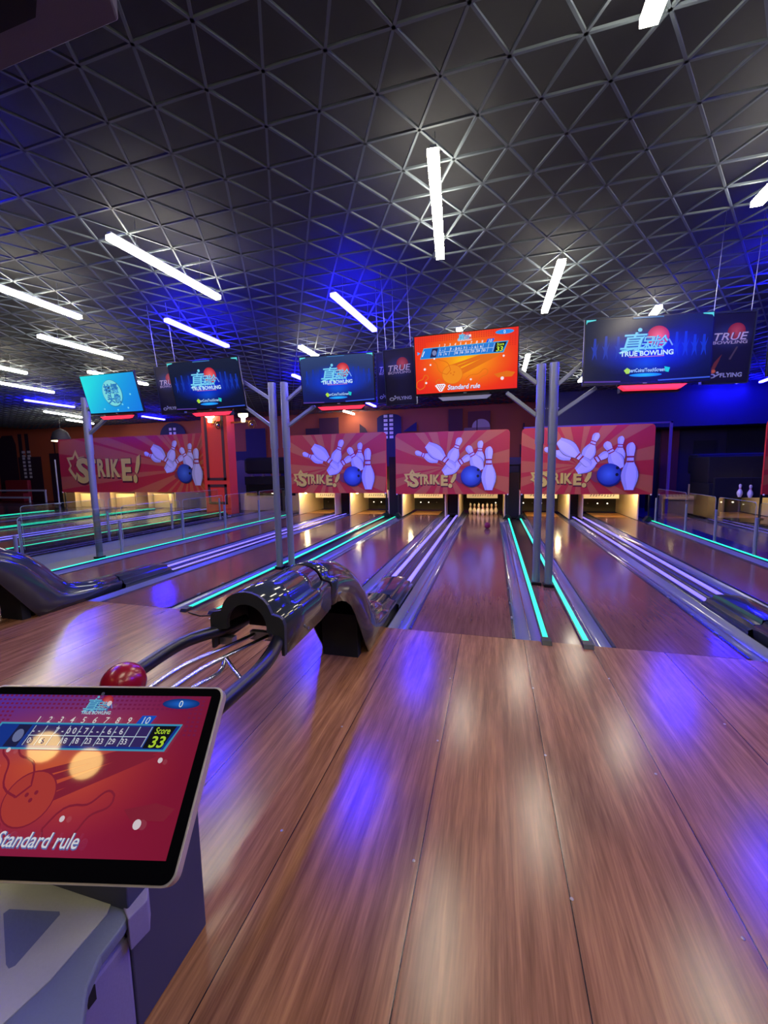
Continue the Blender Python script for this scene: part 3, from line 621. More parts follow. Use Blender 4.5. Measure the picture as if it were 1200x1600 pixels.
def banner_art(a, wide):
    # background rays
    RD, RO = (204, 48, 42), (206, 104, 56)
    if wide: cx, cy, k0, cxs = 0.885, 0.40, 60, 0.115
    else: cx, cy, k0 = 0.452, 0.435, 30
    asp = a.w / a.h
    def to_edge(ang):
        dx, dy = cos(ang) / asp, sin(ang); t = 9
        for p, d in ((cx, dx), (cy, dy)):
            if d > 1e-9: t = min(t, (1 - p) / d)
            elif d < -1e-9: t = min(t, -p / d)
        return (cx + dx * t, cy + dy * t)
    rr = [((0.035, 0), (0.965, 0), (1, 0.02), (1, 0.9), (0.985, 0.965), (0.965, 1), (0.035, 1), (0.015, 0.965), (0, 0.9), (0, 0.02))]
    rx, ry = (0.035, 0.035 * asp) if not wide else (0.012, 0.012 * asp)
    pts = [(0, 0), (1, 0)] + [(1 - rx + rx * cos(t), 1 - ry + ry * sin(t)) for t in [pi / 2 * i / 6 for i in range(7)]] + [(rx - rx * sin(t), 1 - ry + ry * cos(t)) for t in [pi / 2 * i / 6 for i in range(7)]]
    a.poly(pts, RD)
    ex = 0.016
    for k in range(k0 // 2):
        a0 = 2 * pi * (k * 2 + 0.3) / k0 + 0.06 * sin(k * 2.1); a1 = a0 + 2 * pi / k0 * (0.95 + 0.2 * sin(k * 3.7))
        e0, e1 = to_edge(a0), to_edge(a1)
        corner = [c for c in ((0, 0), (1, 0), (0, 1), (1, 1)) if a0 % (2 * pi) < math.atan2(c[1] - cy, (c[0] - cx) * asp) % (2 * pi) < a1 % (2 * pi)]
        corner = [(max(ex, min(1 - ex, c[0])), max(ex, min(1 - ex * 1.5, c[1]))) for c in corner]
        a.poly([(cx, cy), e0] + corner + [e1], RO)
        a.lay -= 1
    a.lay += 1
    # strike lettering
    def fx(u): return u
    Y1 = (232, 206, 80); OL = (96, 30, 26)
    if not wide:
        bx, by, s_ = 0.155, 0.245, 1.0
        star = [(0.153, .41), (.178, .345), (.23, .355), (.205, .30), (.155, .30), (.14, .24), (.155, .19), (.11, .12), (.105, .19), (.075, .22), (.095, .26), (.075, .335), (.125, .34)]
        a.poly([(x + .004, y - .012) for x, y in star], OL); a.poly(star, Y1)
        st2 = [(.155 + (x - .153) * .68, .25 + (y - .25) * .68) for x, y in star]; a.poly(st2, (196, 60, 44))
        lt = [('S', .170, .235, .215, .088), ('T', .235, .243, .165, .058), ('R', .284, .245, .15, .05), ('I', .326, .245, .15, .022), ('K', .375, .24, .15, .062), ('E', .446, .226, .165, .062)]
        ex_ = (.520, .225)
    else:
        star = [(.125, .80), (.145, .66), (.185, .68), (.165, .58), (.12, .57), (.105, .47), (.125, .35), (.11, .22), (.075, .36), (.06, .43), (.075, .5), (.055, .66), (.1, .67)]
        a.poly([(x + .003, y - .02) for x, y in star], OL); a.poly(star, Y1)
        st2 = [(.118 + (x - .12) * .68, .51 + (y - .51) * .68) for x, y in star]; a.poly(st2, (196, 60, 44))
        lt = [('S', .170, .42, .44, .095), ('T', .238, .45, .33, .06), ('R', .303, .46, .31, .055), ('I', .348, .46, .32, .024), ('K', .402, .45, .31, .062), ('E', .478, .42, .38, .066)]
        ex_ = (.55, .44)
    for ch, x, y, hh, w_ in lt: a.text(ch, x + .003, y - .012, hh * 1.06, OL, 0.06, wid=w_ * 1.1)
    for ch, x, y, hh, w_ in lt: a.text(ch, x, y, hh, Y1, 0.045, wid=w_)
    q = .32 if not wide else .7; kx = 1.0 if not wide else .75
    x, y = ex_
    for c_, d in ((OL, .006), (Y1, 0)):
        a.poly([(x + d + .035 * kx, y + .11 * q / .32 - d), (x + d + .005 * kx, y + .09 * q / .32 - d), (x + d - .022 * kx, y - .03 * q / .32 - d), (x + d - .005 * kx, y - .05 * q / .32 - d), (x + d + .012 * kx, y - .02 * q / .32 - d), (x + d + .028 * kx, y + .03 * q / .32 - d)], c_)
        a.ell(x + d - .022 * kx, y - .09 * q / .32 - d, .018 * kx, .035 * q / .32, c_)
    # pins and ball  (coordinates measured on the narrow banner; wide banner squeezes them to its right end)
    def mp(px, py):
        u_, v_ = (px - 105) / 1075, 1 - (py - 62) / 608
        if wide: return (0.60 + (u_ - .17) * 0.51, v_ * 0.93 + .06)
        return u_, v_
    kw = 1.0 if not wide else 0.98
    def P2(b0, b1, h0, h1, w_): bx_, by_ = mp(b0, b1); hx_, hy_ = mp(h0, h1); pin2d(a, bx_, by_, hx_, hy_, w_ / 608 * kw)
    sx, sy = mp(770, 510); sx2, _ = mp(670, 510)
    a.poly([mp(690, 530), mp(705, 475), mp(790, 440), mp(840, 590), mp(725, 560)], (140, 60, 70))
    P2(525, 340, 300, 250, 46); P2(575, 460, 830, 300, 62)
    P2(640, 370, 735, 122, 56); P2(905, 400, 922, 158, 50); P2(925, 440, 800, 205, 62)
    P2(420, 180, 690, 415, 66)
    bx_, by_ = mp(840, 500); rb = 103 / 608 * kw
    a.ell(bx_, by_, rb / asp, rb, (22, 30, 92), 36); a.ell(bx_ - .004, by_ + .015, rb * .93 / asp, rb * .93, (36, 56, 140), 36, (84, 130, 208))
    for px, py in ((902, 435), (900, 495)): ux, uy = mp(px, py); a.ell(ux, uy, .02 / asp * 1.1, .024, (8, 10, 30), 12)
    P2(998, 632, 998, 215, 68)
def banner(x0, x1, label, z0=0.705, z1=2.50, wide=False, y=11.8, legs=True):
    t = thing('strike_banner', label, 'banner', ((x0 + x1) / 2, y, 0), 'strike banners hung before the pins')
    w, h = x1 - x0, z1 - z0; rx = 0.11
    pts = [(x0, z0), (x1, z0)] + [(x1 - rx + rx * cos(q), z1 - rx + rx * sin(q)) for q in [pi / 2 * i / 6 for i in range(7)]] + [(x0 + rx - rx * sin(q), z1 - rx + rx * cos(q)) for q in [pi / 2 * i / 6 for i in range(7)]]
    MB().prism(pts, 'y', y, y + 0.05).build('panel', M['red_col'], t)
    a_ = Art(x0 - t.location.x + .006, z0 + .004, w - .012, h - .010, 0.0006, -0.001); banner_art(a_, wide); a_.build('printed_face', 'art', t)
    if legs:
        for x in (x0 + .03, x1 - .03):
            MB().box(x - .02, x + .02, y + .05, y + .09, .15 if wide else 0, z0 + .25).build('leg', 'black', t)
            if not wide: MB().prism([(x - .13, 0.0), (x + .13, 0.0), (x + .03, .13), (x - .03, .13)], 'y', y - .02, y + .14).build('leg_foot', 'black', t)
    for x in (x0 + .03, x1 - .03): MB().sphere((x, y - .02, z0 - .005), .022, 10).build('corner_knob', 'pin', t, True)
banner(-6.42, -3.08, 'red STRIKE banner with flying pins right beside the left twin posts', z1=2.56, z0=.735)
banner(-2.79, 0.455, 'red STRIKE banner in the centre, above the standing pins')
banner(0.765, 3.98, 'red STRIKE banner partly behind the right twin posts')
banner(-15.98, -9.35, 'extra wide red STRIKE banner on the left behind the leftmost post', 0.76, 2.76, True)
banner(6.32, 9.5, 'red banner cut off at the right edge, only its left border in view')

# ================================================================ TELEVISION POSTS
def post(x, y, top, side, arms, label, square=False):
    t = thing('television_post', label, 'post', (x, y, 0), 'silver television posts')
    n = 16
    def ring(z, k): return [(x + .047 * k * cos(2 * pi * i / n) * (1 - .12 * (i % 4 == 0)), y + .055 * k * sin(2 * pi * i / n), z) for i in range(n)]
    zs = top - .94
    MB().sweep([ring(0.0, 1), ring(zs, 1)], True).build('lower_tube', 'pole', t, True)
    m_ = MB().sweep([ring(zs, 1.16), ring(top, 1.16)], True); m_.add(ring(top, 1.16), [tuple(range(n))]); m_.add(ring(zs, 1.16), [tuple(range(n))]); m_.build('upper_sleeve', 'pole', t, True)
    MB().box(x - .06, x + .06, y - .07, y + .07, -.004, .035).build('foot_block', 'black', t, bevel=.005)
    for z in (top - .06, top - .52): MB().tube([(x - .065, y, z), (x + .065, y, z)], .006, 8).build('clamp_bolt', 'clamp', t)
    for (za, xb, zb) in arms:
        m_ = MB().bar((x + side * .04, y, za), (xb, y + .03, zb), .045, .052, (0, 1, 0)); m_.build('arm', 'pole', t, bevel=.006)
    return t
post(0.553, 5.33, 2.70, -1, [(2.10, .16, 2.40), (2.48, .20, 2.74)], 'silver post of the right twin pair, left one, arms to the orange screen')
post(0.690, 5.26, 2.69, 1, [(2.09, 1.15, 2.38), (2.44, 1.05, 2.71)], 'silver post of the right twin pair, right one, arms to the largest blue screen')
post(-3.115, 5.41, 2.75, -1, [(2.14, -3.6, 2.45), (2.53, -3.6, 2.81)], 'silver post of the left twin pair, left one')
post(-2.965, 5.50, 2.76, 1, [(2.14, -2.5, 2.41), (2.51, -2.6, 2.75)], 'silver post of the left twin pair, right one')
post(-6.66, 5.44, 2.75, 1, [(2.16, -6.2, 2.44), (2.55, -6.3, 2.75)], 'leftmost silver post standing by the grey walkway')

# ================================================================ SCREENS
def logo(a, cx, cy, k=1.0, cn=True, small=False, metal=None):
    c1 = metal or (120, 205, 240); c2 = tuple(c * .45 for c in c1) if metal else (40, 110, 190)
    a.ell(cx + .085 * k, cy + .09 * k, .088 * k, .088 * k * a.w / a.h, (180, 26, 50), 28, (250, 110, 110))
    if cn:
        for d, c_, bo in ((.006, c2, .035), (0, c1, .012)):
            a.text('真', cx - .125 * k + d, cy + .0 * k - d, .25 * k, c_, bo * .6, .25, 1.1); a.text('保', cx - .025 * k + d, cy - .01 * k - d, .17 * k, c_, bo * .5, .25, 1.0); a.text('龄', cx + .085 * k + d, cy - .01 * k - d, .17 * k, c_, bo * .3, .25, 1.05)
        a.line([(cx - .2 * k, cy - .115 * k), (cx - .1 * k, cy - .085 * k), (cx + .12 * k, cy - .09 * k)], .022 * k, c1)
        a.line([(cx + .17 * k, cy + .04 * k), (cx + .2 * k, cy - .06 * k)], .02 * k, (120, 160, 240)); a.ell(cx - .06 * k, cy + .2 * k, .018 * k, .03 * k, c1, 10)
        a.text('TRUE BOWLING', cx, cy - .16 * k, .075 * k, (200, 232, 250), .03, 0, wid=.42 * k)
        if not small: a.line([(cx - .14 * k, cy - .215 * k), (cx + .14 * k, cy - .215 * k)], .008, (220, 130, 150))
def blue_screen(a, corners=True, strong=1.0):
    def f(x, y):
        d = math.hypot((x - .5) / .52, (y - .47) / .36); base = mixc((6, 14, 46), (22, 30, 56), y) if strong == 1 else mixc((14, 22, 92), (44, 66, 112), y)
        c = mixc((0, 40, 230) if strong == 1 else (10, 60, 250), base, d ** 1.3); g = math.hypot((x - .5) / .2, (y - .28) / .16)
        return mixc((20, 120, 250), c, 0.45 + g * .6) if g < 1 else c
    a.grid(24, 16, f)
    rr = random.Random(3)
    for sx in (.08, .17, .27, .73, .80, .87, .94):
        h_ = .32 + rr.random() * .1; c_ = (16, 50, 170)
        a.poly([(sx - .018, .36), (sx - .012, .50), (sx - .03, .58), (sx - .012, .56), (sx - .008, .36 + h_), (sx + .01, .36 + h_), (sx + .012, .55), (sx + .03, .64), (sx + .014, .5), (sx + .02, .36), (sx + .004, .45)], c_); a.lay -= 1
    a.lay += 1
    logo(a, .5, .60, 1.0)
    a.ell(.5, .10, .13, .03, (20, 120, 240), 20, (40, 190, 255))
    a.text('InsertCoins/TouchScreen', .5, .175, .06, (50, 120, 210), .03, wid=.30); a.text('InsertCoins/TouchScreen', .5, .178, .058, (190, 220, 250), .005, wid=.30)
    a.poly([(.325, .18), (.35, .22), (.375, .19), (.37, .13), (.345, .125)], (170, 220, 60)); a.poly([(.645, .22), (.69, .2), (.68, .13), (.655, .14)], (30, 200, 200))
    if corners:
        c_ = (90, 210, 220)
        a.poly([(.0, 1), (0, .93), (.012, .965), (.08, .985), (.08, 1)], c_); a.poly([(1, 1), (1, .93), (.988, .965), (.92, .985), (.92, 1)], c_)
        a.line([(.38, .985), (.62, .985)], .02, (60, 110, 170)); a.line([(0, .02), (.3, .008)], .02, (90, 60, 160)); a.line([(1, .03), (.6, .008)], .02, (60, 90, 220))
def score_screen(a, tablet):
    if tablet:
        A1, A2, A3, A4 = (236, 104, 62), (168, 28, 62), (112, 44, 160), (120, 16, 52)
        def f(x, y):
            d = math.hypot((x - .42) / .55, (y - .55) / .55); c = mixc(A1, A2, d); c = mixc(c, (92, 58, 190), (y - .5) * 1.7 * (1.15 - x)); c = mixc(c, (120, 50, 120), (.35 - y) * 1.2 * (1 - x)); return mixc(c, A4, (x - .6) * 1.1)  # blue-purple at upper left puts a reflected tint into the picture
    else:
        def f(x, y):
            d = math.hypot((x - .5) / .5, (y - .52) / .55); return mixc((255, 214, 20), (236, 52, 24), d ** .8) if d < 1 else mixc((236, 52, 24), (214, 18, 48), (d - 1) * 1.5)
    a.grid(28, 18, f)
    D = (150, 36, 60) if tablet else (226, 110, 22); D2 = (196, 66, 60) if tablet else (240, 140, 30)
    dot = (132, 30, 84) if tablet else (214, 44, 26)
    for j in range(10):
        for i in range(44):
            x = .01 + i / 45; y = .985 - j * .03
            if (j > 3 and .1 < x < .9): continue
            a.raw([(x, y), (x + .012, y), (x + .012, y + .014), (x, y + .014)], [(0, 1, 2, 3)], [L(*dot)] * 4); a.lay -= 1
    a.lay += 1
    # bowling ball with streaks and falling pins drawn in tone
    for k, (y0, y1) in enumerate(((.42, .64), (.37, .62), (.30, .585), (.25, .56))):
        a.poly([(.38 + k * .02, y0 + .02), (.84, y1 + .02), (.84 - k * .02, y1 + .05), (.36 + k * .02, y0 + .055)], D)
    a.ell(.375, .31, .105, .17, D, 30); a.ell(.375, .31, .1, .16, D2, 30)
    for x, y in ((.36, .33), (.395, .345), (.385, .30)): a.ell(x, y, .008, .014, D, 10)
    def opin(bx, by, hx, hy, w_):
        asp = a.w / a.h; dx = (hx - bx) * asp; dy = hy - by; l_ = math.hypot(dx, dy); ux, uy = dx / l_, dy / l_; nx, ny = -uy, ux
        pts = [(bx + (ux * t * l_ + nx * r_ * w_) / asp, by + uy * t * l_ + ny * r_ * w_) for t, r_ in pp] + [(bx + (ux * t * l_ - nx * r_ * w_) / asp, by + uy * t * l_ - ny * r_ * w_) for t, r_ in reversed(pp)]
        a.line(pts + [pts[0]], .014, D)
    opin(.34, .35, .17, .66, .1); opin(.50, .10, .72, .34, .1); opin(.02, .1, .12, .32, .08); opin(.30, .06, .22, .22, .08)
    a.poly([(.78, .26), (.9, .30), (.98, .27), (.95, .2), (.82, .2)], D)
    # top line
    logo(a, .5, .92, .32, True, True)
    a.ell(.875, .94, .085, .038, (14, 50, 130) if tablet else (40, 150, 230), 24, (30, 120, 240)); a.text('0', .875, .94, .05, (220, 240, 255), .01)
    tx = (250, 240, 240)
    for i in range(9): a.text(str(i + 1), .25 + i * .052, .815, .045, tx, .01, .25)
    a.poly([(.70, .785), (.765, .785), (.785, .85), (.72, .85)], (20, 90, 220)); a.text('10', .742, .818, .05, (220, 240, 255), .01, .25)
    # score bar
    bar = [(.06, .62), (.86, .62), (.905, .78), (.10, .78)]
    a.poly([(x + (-.008 if x < .5 else .008), y + (-.012 if y < .7 else .012)) for x, y in bar], (70, 170, 210)); a.poly(bar, (22, 60, 160) if tablet else (24, 120, 220))
    a.poly([(.155, .625), (.215, .625), (.24, .775), (.18, .775)], (30, 34, 80)); a.ell(.2, .70, .022, .045, (120, 130, 180), 14); a.line([(.075, .65), (.1, .74)], .014, (230, 240, 255))
    gridc = (60, 44, 110) if tablet else (40, 120, 210)
    a.poly([(.235, .635), (.765, .635), (.785, .77), (.255, .77)], gridc)
    a.line([(.245, .702), (.775, .702)], .006, (200, 220, 240))
    for i in range(11):
        x = .24 + i * .0525; a.line([(x, .635), (x + .02, .77)], .006, (200, 220, 240))
    top = ['-', '-', '', '', '7', '-', '0', '0', '-', '7', '-', '-', '-', '6', '-', '6']
    for i, c_ in enumerate(top):
        if c_: a.text(c_, .262 + i * .0263, .737, .042, (236, 236, 250), .012)
    for i, c_ in enumerate(['0', '6', '', '18', '18', '23', '23', '29', '33']):
        if c_: a.text(c_, .265 + i * .0525, .668, .038, (236, 236, 250), .012)
    a.poly([(.775, .625), (.855, .625), (.895, .775), (.795, .775)], (14, 16, 24))
    a.text('Score', .838, .745, .045, (200, 240, 60), .015, .2, wid=.065); a.text('33', .828, .67, .075, (200, 240, 60), .02, .2, wid=.06)
    a.poly([(.03, .68), (.03, .74), (.06, .71)], (70, 160, 240))
    for x, y, r_ in ((.2, .6, .009), (.16, .5, .009), (.10, .43, .012), (.11, .19, .011), (.56, .20, .01), (.87, .55, .010), (.86, .18, .016), (.555, .93, .011)): a.ell(x, y, r_, r_ * a.w / a.h, (244, 228, 236), 14)
    a.poly([(.20, .13), (.225, .155), (.295, .155), (.31, .13), (.27, .02), (.245, .02)], (240, 240, 250))
    for i, n_ in enumerate((4, 3, 2, 1)):
        for k in range(n_): a.ell(.257 + (k - (n_ - 1) / 2) * .02, .125 - i * .027, .007, .011, (200, 90, 90), 10)
        a.lay -= 0
    sxx = .03 if tablet else .015
    a.text('Standard rule', .475 + sxx, .085, .085, (100, 120, 190), .03, .15, wid=.32); a.text('Standard rule', .472 + sxx, .089, .083, (242, 244, 255), .008, .15, wid=.32)
def cyan_screen(a):
    a.grid(14, 10, lambda x, y: mixc(mixc((40, 226, 226), (24, 160, 226), x), (20, 110, 226), (x + (1 - y)) * .5 - .2))
    a.ell(.53, .5, .185, .36, (40, 130, 180), 36); a.ell(.525, .51, .175, .34, (120, 214, 222), 36)
    for ch, x, y in (('拍', .455, .62), ('摄', .595, .62), ('头', .475, .36), ('像', .60, .36)): a.text(ch, x, y, .19, (20, 60, 120), .03); a.text(ch, x, y, .19, (40, 130, 210), .005)
    for x, y in ((.85, .45), (.66, .2), (.3, .1), (.55, .06), (.75, .1)): a.ell(x, y, .015, .025, (110, 210, 240), 12)
def tv(X, Y, Z, w, h, yaw, tilt, roll, kind, label, bar_on=True):
    t = thing('television', label, 'television', (X, Y, Z), 'televisions over the lanes', (tilt, -roll, yaw))
    m_ = MB(); m_.local = True; m_.box(-w / 2, w / 2, -.012, .02, -h / 2, h / 2).box(-w * .38, w * .38, .02, .06, -h * .35, h * .3).build('casing', 'frame', t, bevel=.004); cs_ = [o for o in SC.objects if o.parent == t][0]
    b_ = .014
    a = Art(-w / 2 + b_, -h / 2 + b_ + .012, w - 2 * b_, h - 2 * b_ - .012, .00035, -.0125)
    {'blue': blue_screen, 'blue_bright': lambda q: blue_screen(q, True, 2), 'cyan': cyan_screen, 'orange': lambda q: score_screen(q, False)}[kind](a)
    a.build('screen', 'scr', t)
    m_ = MB(); m_.local = True; m_.box(-.02, .02, -.0135, -.012, -h / 2 + .004, -h / 2 + .012).build('maker_badge', 'tray', cs_)
    zb = -h / 2 - .03
    xo = .05 if bar_on else 0
    m_ = MB(); m_.local = True
    m_.prism([(xo - .27, zb - .045), (xo + .27, zb - .045), (xo + .33, zb), (xo - .33, zb)], 'y', -.10, -.02); m_.build('light_bar', 'red_led' if bar_on else 'tray', t)
    m_ = MB(); m_.local = True; m_.box(xo - .3, xo + .3, -.02, .06, zb - .06, zb + .03); bb_ = m_.build('bar_bracket', 'matte', t)
    m_ = MB(); m_.local = True; m_.bar((xo + .2, .03, zb - .05), (xo + .32, .03, zb + .03), .02, .03, (0, 1, 0)).bar((xo - .2, .03, zb - .05), (xo - .32, .03, zb + .03), .02, .03, (0, 1, 0)).build('bar_strut', 'frame', bb_)
    return t
tv(-.346, 5.27, 2.779, 1.274, .73, -.028, .181, -.004, 'orange', 'television showing the orange score screen above the centre lane', False)
tv(1.624, 5.22, 2.745, 1.29, .734, .069, -.032, -.014, 'blue', 'largest blue television, right of the right twin posts')
tv(-2.076, 5.36, 2.716, 1.055, .652, .074, .133, .004, 'blue_bright', 'brighter blue television, right of the left twin posts')
tv(-4.170, 5.34, 2.775, 1.268, .727, -.026, .227, -.012, 'blue', 'darker blue television, left of the left twin posts')
tv(-5.969, 5.34, 2.76, 1.189, .63, -.065, .244, -.018, 'cyan', 'cyan television with Chinese characters on the leftmost post')
tv(3.42, 5.35, 2.76, 1.27, .73, .069, -.0, 0, 'cyan', 'cyan television of which only the edge shows at the right border')
# hanging posters
def poster(X, Y, Z, w, h, yaw, tilt, label, streak=False):
    t = thing('hanging_poster', label, 'poster', (X, Y, Z), 'hanging posters beside the televisions', (tilt, 0, yaw))
    m_ = MB(); m_.local = True; m_.box(-w / 2, w / 2, 0, .05, -h / 2, h / 2).build('poster_box', 'frame', t)
    for x in (-w / 2, w / 2): m_ = MB(); m_.local = True; m_.box(x - .006, x + .006, -.006, .05, -h / 2, h / 2).build('frame_edge', 'frame_l', t)
    for z in (-h / 2, h / 2): m_ = MB(); m_.local = True; m_.box(-w / 2, w / 2, -.006, .05, z - .005, z + .005).build('frame_edge', 'frame_l', t)
    a = Art(-w / 2 + .01, -h / 2 + .01, w - .02, h - .02, .0004, -.001)
    def f(x, y):
        d = math.hypot((x - .5) / .6, (y - .68) / .22); return mixc((60, 74, 150), (20, 18, 46), d)
    a.grid(10, 16, f)
    k = 1.0; a.ell(.62, .74, .2, .2 * a.w / a.h, (150, 30, 50), 24, (210, 90, 96))
    a.text('TRUE', .48, .67, .115, (70, 60, 90), .04, .25, wid=.78); a.text('TRUE', .47, .675, .11, (205, 200, 215), .01, .25, wid=.76)
    a.text('BOWLING', .5, .588, .045, (190, 180, 200), .02, .1, wid=.78)
    if streak:
        a.poly([(.1, .12), (.2, .3), (.36, .42), (.26, .24), (.18, .12)], (120, 50, 36)); a.ell(.2, .17, .06, .03, (200, 90, 50), 14, (240, 130, 70))
        a.poly([(.52, .34), (.66, .52), (.7, .52), (.56, .33)], (90, 76, 80))
    a.text('FLYING', .62, .11, .062, (170, 178, 205), .03, wid=.5); a.ell(.18, .10, .09, .034, (170, 178, 205), 20); a.ell(.18, .10, .05, .018, (24, 22, 54), 16)
    a.line([(.24, .09), (.36, .13)], .02, (170, 178, 205)); a.ell(.3, .15, .03, .016, (170, 178, 205), 12)
    a.build('print', 'art', t)
    for x in (-w * .4, w * .4):
        m_ = MB(); m_.local = True; m_.tube([(x, .02, h / 2), (x, .02, 4.1 - Z)], .004, 6).build('hanger', 'clamp', t)
poster(-1.256, 5.62, 2.743, .44, .735, -.1, .185, 'dark hanging poster left of the orange screen')
poster(2.49, 5.42, 2.74, .46, .736, .127, .094, 'dark hanging poster at the right edge beside the largest blue screen', True)
poster(-5.10, 5.62, 2.81, .46, .74, -.031, .13, 'dark hanging poster between the cyan and the darker blue screens')
poster(-2.95 + 1.45, 5.85, 2.80, .3, .7, 0, .1, 'dark board half hidden behind the brighter blue television')

# ================================================================ RED PILLAR
pl = thing('pillar', 'tall red pillar with brown framed panels behind the wide banner', 'pillar', (-8.57, 11.85, 0))
px0, px1, py0 = -9.12, -8.17, 11.3
MB().box(px0, px1, py0, py0 + .4, .075, 4.1).build('shaft', 'red_col', pl)
def fr(x0, x1, z0, z1, w_, m_='brown'):
    MB().box(x0, x1, py0 - .02, py0, z0, z0 + w_).box(x0, x1, py0 - .02, py0, z1 - w_, z1).box(x0, x0 + w_, py0 - .02, py0, z0, z1).box(x1 - w_, x1, py0 - .02, py0, z0, z1).build('panel_frame', m_, pl)
fr(px0 + .12, px1 - .12, 1.18, 3.6, .085); fr(px0 + .12, px1 - .12, .40, 1.05, .085)
MB().box(px0 - .04, px1 + .06, py0 - .1, py0 + .45, -.0, .075).build('plinth', 'black', pl)
MB().box(px0 - .02, px1 + .04, py0 - .12, py0 - .1, .02, .03).build('plinth_line', 'white_p', pl)
for sx, sy, lb in ((-8.70, 11.22, 'warm glowing wall lamp with round medallion on the front of the red pillar'), (-7.68, 11.5, 'warm glowing wall lamp on the right side of the red pillar')):
    t = thing('wall_lamp', lb, 'lamp', (sx, sy, 3.1), 'wall lamps on the red pillar')
    MB().prism([(sx - .14, 3.28), (sx - .14, 3.2), (sx - .04, 3.15), (sx - .04, 3.02), (sx + .04, 3.02), (sx + .04, 3.15), (sx + .14, 3.2), (sx + .14, 3.28)], 'y', sy - .06, sy + .04).build('lamp_shade', 'lampglow', t)
    MB().tube([(sx + .28 + .09 * cos(q), sy, 2.93 + .11 * sin(q)) for q in [2 * pi * i / 16 for i in range(17)]], .02, 8).build('medallion_ring', 'bronze', t, True)
    MB().sphere((sx + .28, sy, 2.93), .05, 12).build('medallion', 'chrome', t, True)
    MB().tube([(sx + .10, sy, 2.88), (sx + .14, sy, 3.02), (sx + .2, sy, 3.08)], .012, 6).tube([(sx + .46, sy, 2.88), (sx + .42, sy, 3.02), (sx + .36, sy, 3.08)], .012, 6).tube([(sx, sy, 3.06), (sx + .28, sy + .01, 3.04)], .01, 6).build('scroll_arm', 'bronze', t, True)
    MB().box(sx - .03, sx + .34, sy + .02, (11.3 if sx < -8 else 11.55), 3.0, 3.06).build('back_plate', 'bronze', t)
    if sx > -8: MB().box(-8.17, sx + .1, 11.52, 11.56, 3.0, 3.05).build('side_bracket', 'bronze', t)

# ================================================================ GLASS FENCES
def fence(pts, label, h_post, h_glass, z0=0.0, pane_from=None):
    t = thing('glass_fence', label, 'glass fence', (pts[0][0], pts[0][1], z0), 'glass fences')
    for i, (x, y) in enumerate(pts):
        MB().tube([(x, y, z0), (x, y, z0 + .06), (x, y, z0 + h_post)], [.03, .024, .024], 12).build('fence_post', 'pole', t, True)
    for i in range(len(pts) - 1):
        (xa, ya), (xb, yb) = pts[i], pts[i + 1]; d = .05
        y0, y1 = min(ya, yb) + d, max(ya, yb) - d
        def ln(y): f = (y - ya) / (yb - ya); return xa + (xb - xa) * f
        r_ = .05; z1 = z0 + h_glass; zb = z0 + .13
        pts2 = [(y0, zb), (y1, zb)] + [(y1 - r_ + r_ * cos(q), z1 - r_ + r_ * sin(q)) for q in [pi / 2 * k / 4 for k in range(5)]] + [(y0 + r_ - r_ * sin(q), z1 - r_ + r_ * cos(q)) for q in [pi / 2 * k / 4 for k in range(5)]]
        m_ = MB().prism(pts2, 'x', -.004, .004); m_.v = [(ln(v[1]) + v[0], v[1], v[2]) for v in m_.v]
        g = m_.build('glass_pane', 'glass', t)
        MB().tube([(ln(p[0]), p[0], p[1]) for p in pts2[1:] + [pts2[0]]], .003, 6, False).build('pane_edge', 'edge', g)
fence([(4.04, 11.66), (4.04, 10.0), (4.04, 8.8), (4.04, 7.6), (4.04, 6.3), (4.04, 5.0)], 'clear glass fence on silver posts along the right lane', .62, .86)
fence([(-6.53, 4.1), (-6.53, 5.77), (-6.53, 7.3), (-6.53, 8.75), (-6.53, 10.3), (-6.53, 11.9)], 'clear glass fence on silver posts between the leftmost full lane and grey walkway', .63, .88)
fence([(-8.15, 5.2), (-8.13, 6.9), (-8.11, 8.7), (-8.08, 10.6)], 'clear glass fence along the edge of the raised lanes on the left', .66, .92, .0)

# ================================================================ LEFT BANK (raised)
PZ = .16
lb_ = thing('lane_platform', 'raised black platform carrying the distant lanes on the left', 'platform', (-14, 8, 0))
MB().prism([(-8.18, 4.2), (-8.18, 11.1), (-9.3, 11.1), (-9.3, 12.35), (-22, 12.35), (-22, 4.2)], 'z', 0, PZ - .02).build('platform_body', 'black_gloss', lb_)
for i, (x0, x1) in enumerate(((-9.35, -8.4), (-11.3, -10.35), (-12.9, -12.0), (-14.6, -13.7))):
    t = thing('bowling_lane', ['raised distant lane nearest the walkway on the left', 'raised distant lane, second from the walkway', 'raised distant lane, third from the walkway', 'raised distant lane farthest left by the end of the green strips'][i], 'bowling lane', ((x0 + x1) / 2, 4.3, PZ), 'distant lanes on the raised platform')
    ye = 11.1 if i == 0 else 12.35
    MB().box(x0, x1, 4.3, ye, PZ - .02, PZ).build('lane_bed', 'lane', t)
    MB().box(x1, x1 + .15, 4.3, ye, PZ - .02, PZ - .006).box(x0 - .15, x0, 4.3, ye, PZ - .02, PZ - .006).build('gutter', 'gutter', t)
for x, y0, y1, lb in ((-8.22, 4.3, 11.05, 'green light strip on the edge of the raised platform'), (-11.52, 4.3, 11.6, 'green light strip crossing behind the leftmost post, nearer of a close pair'), (-11.76, 4.3, 11.6, 'green light strip crossing behind the leftmost post, farther of a close pair'),
                       (-14.85, 4.3, 10.6, 'green light strip ending below the white rails far left, nearer of a close pair'), (-15.1, 4.3, 10.6, 'green light strip ending below the white rails far left, farther of a close pair')):
    t = thing('led_light_strip', lb, 'light strip', (x, y0, PZ), 'green strips on the raised platform'); led_rail(x, y0, y1, t, False, PZ + .01)
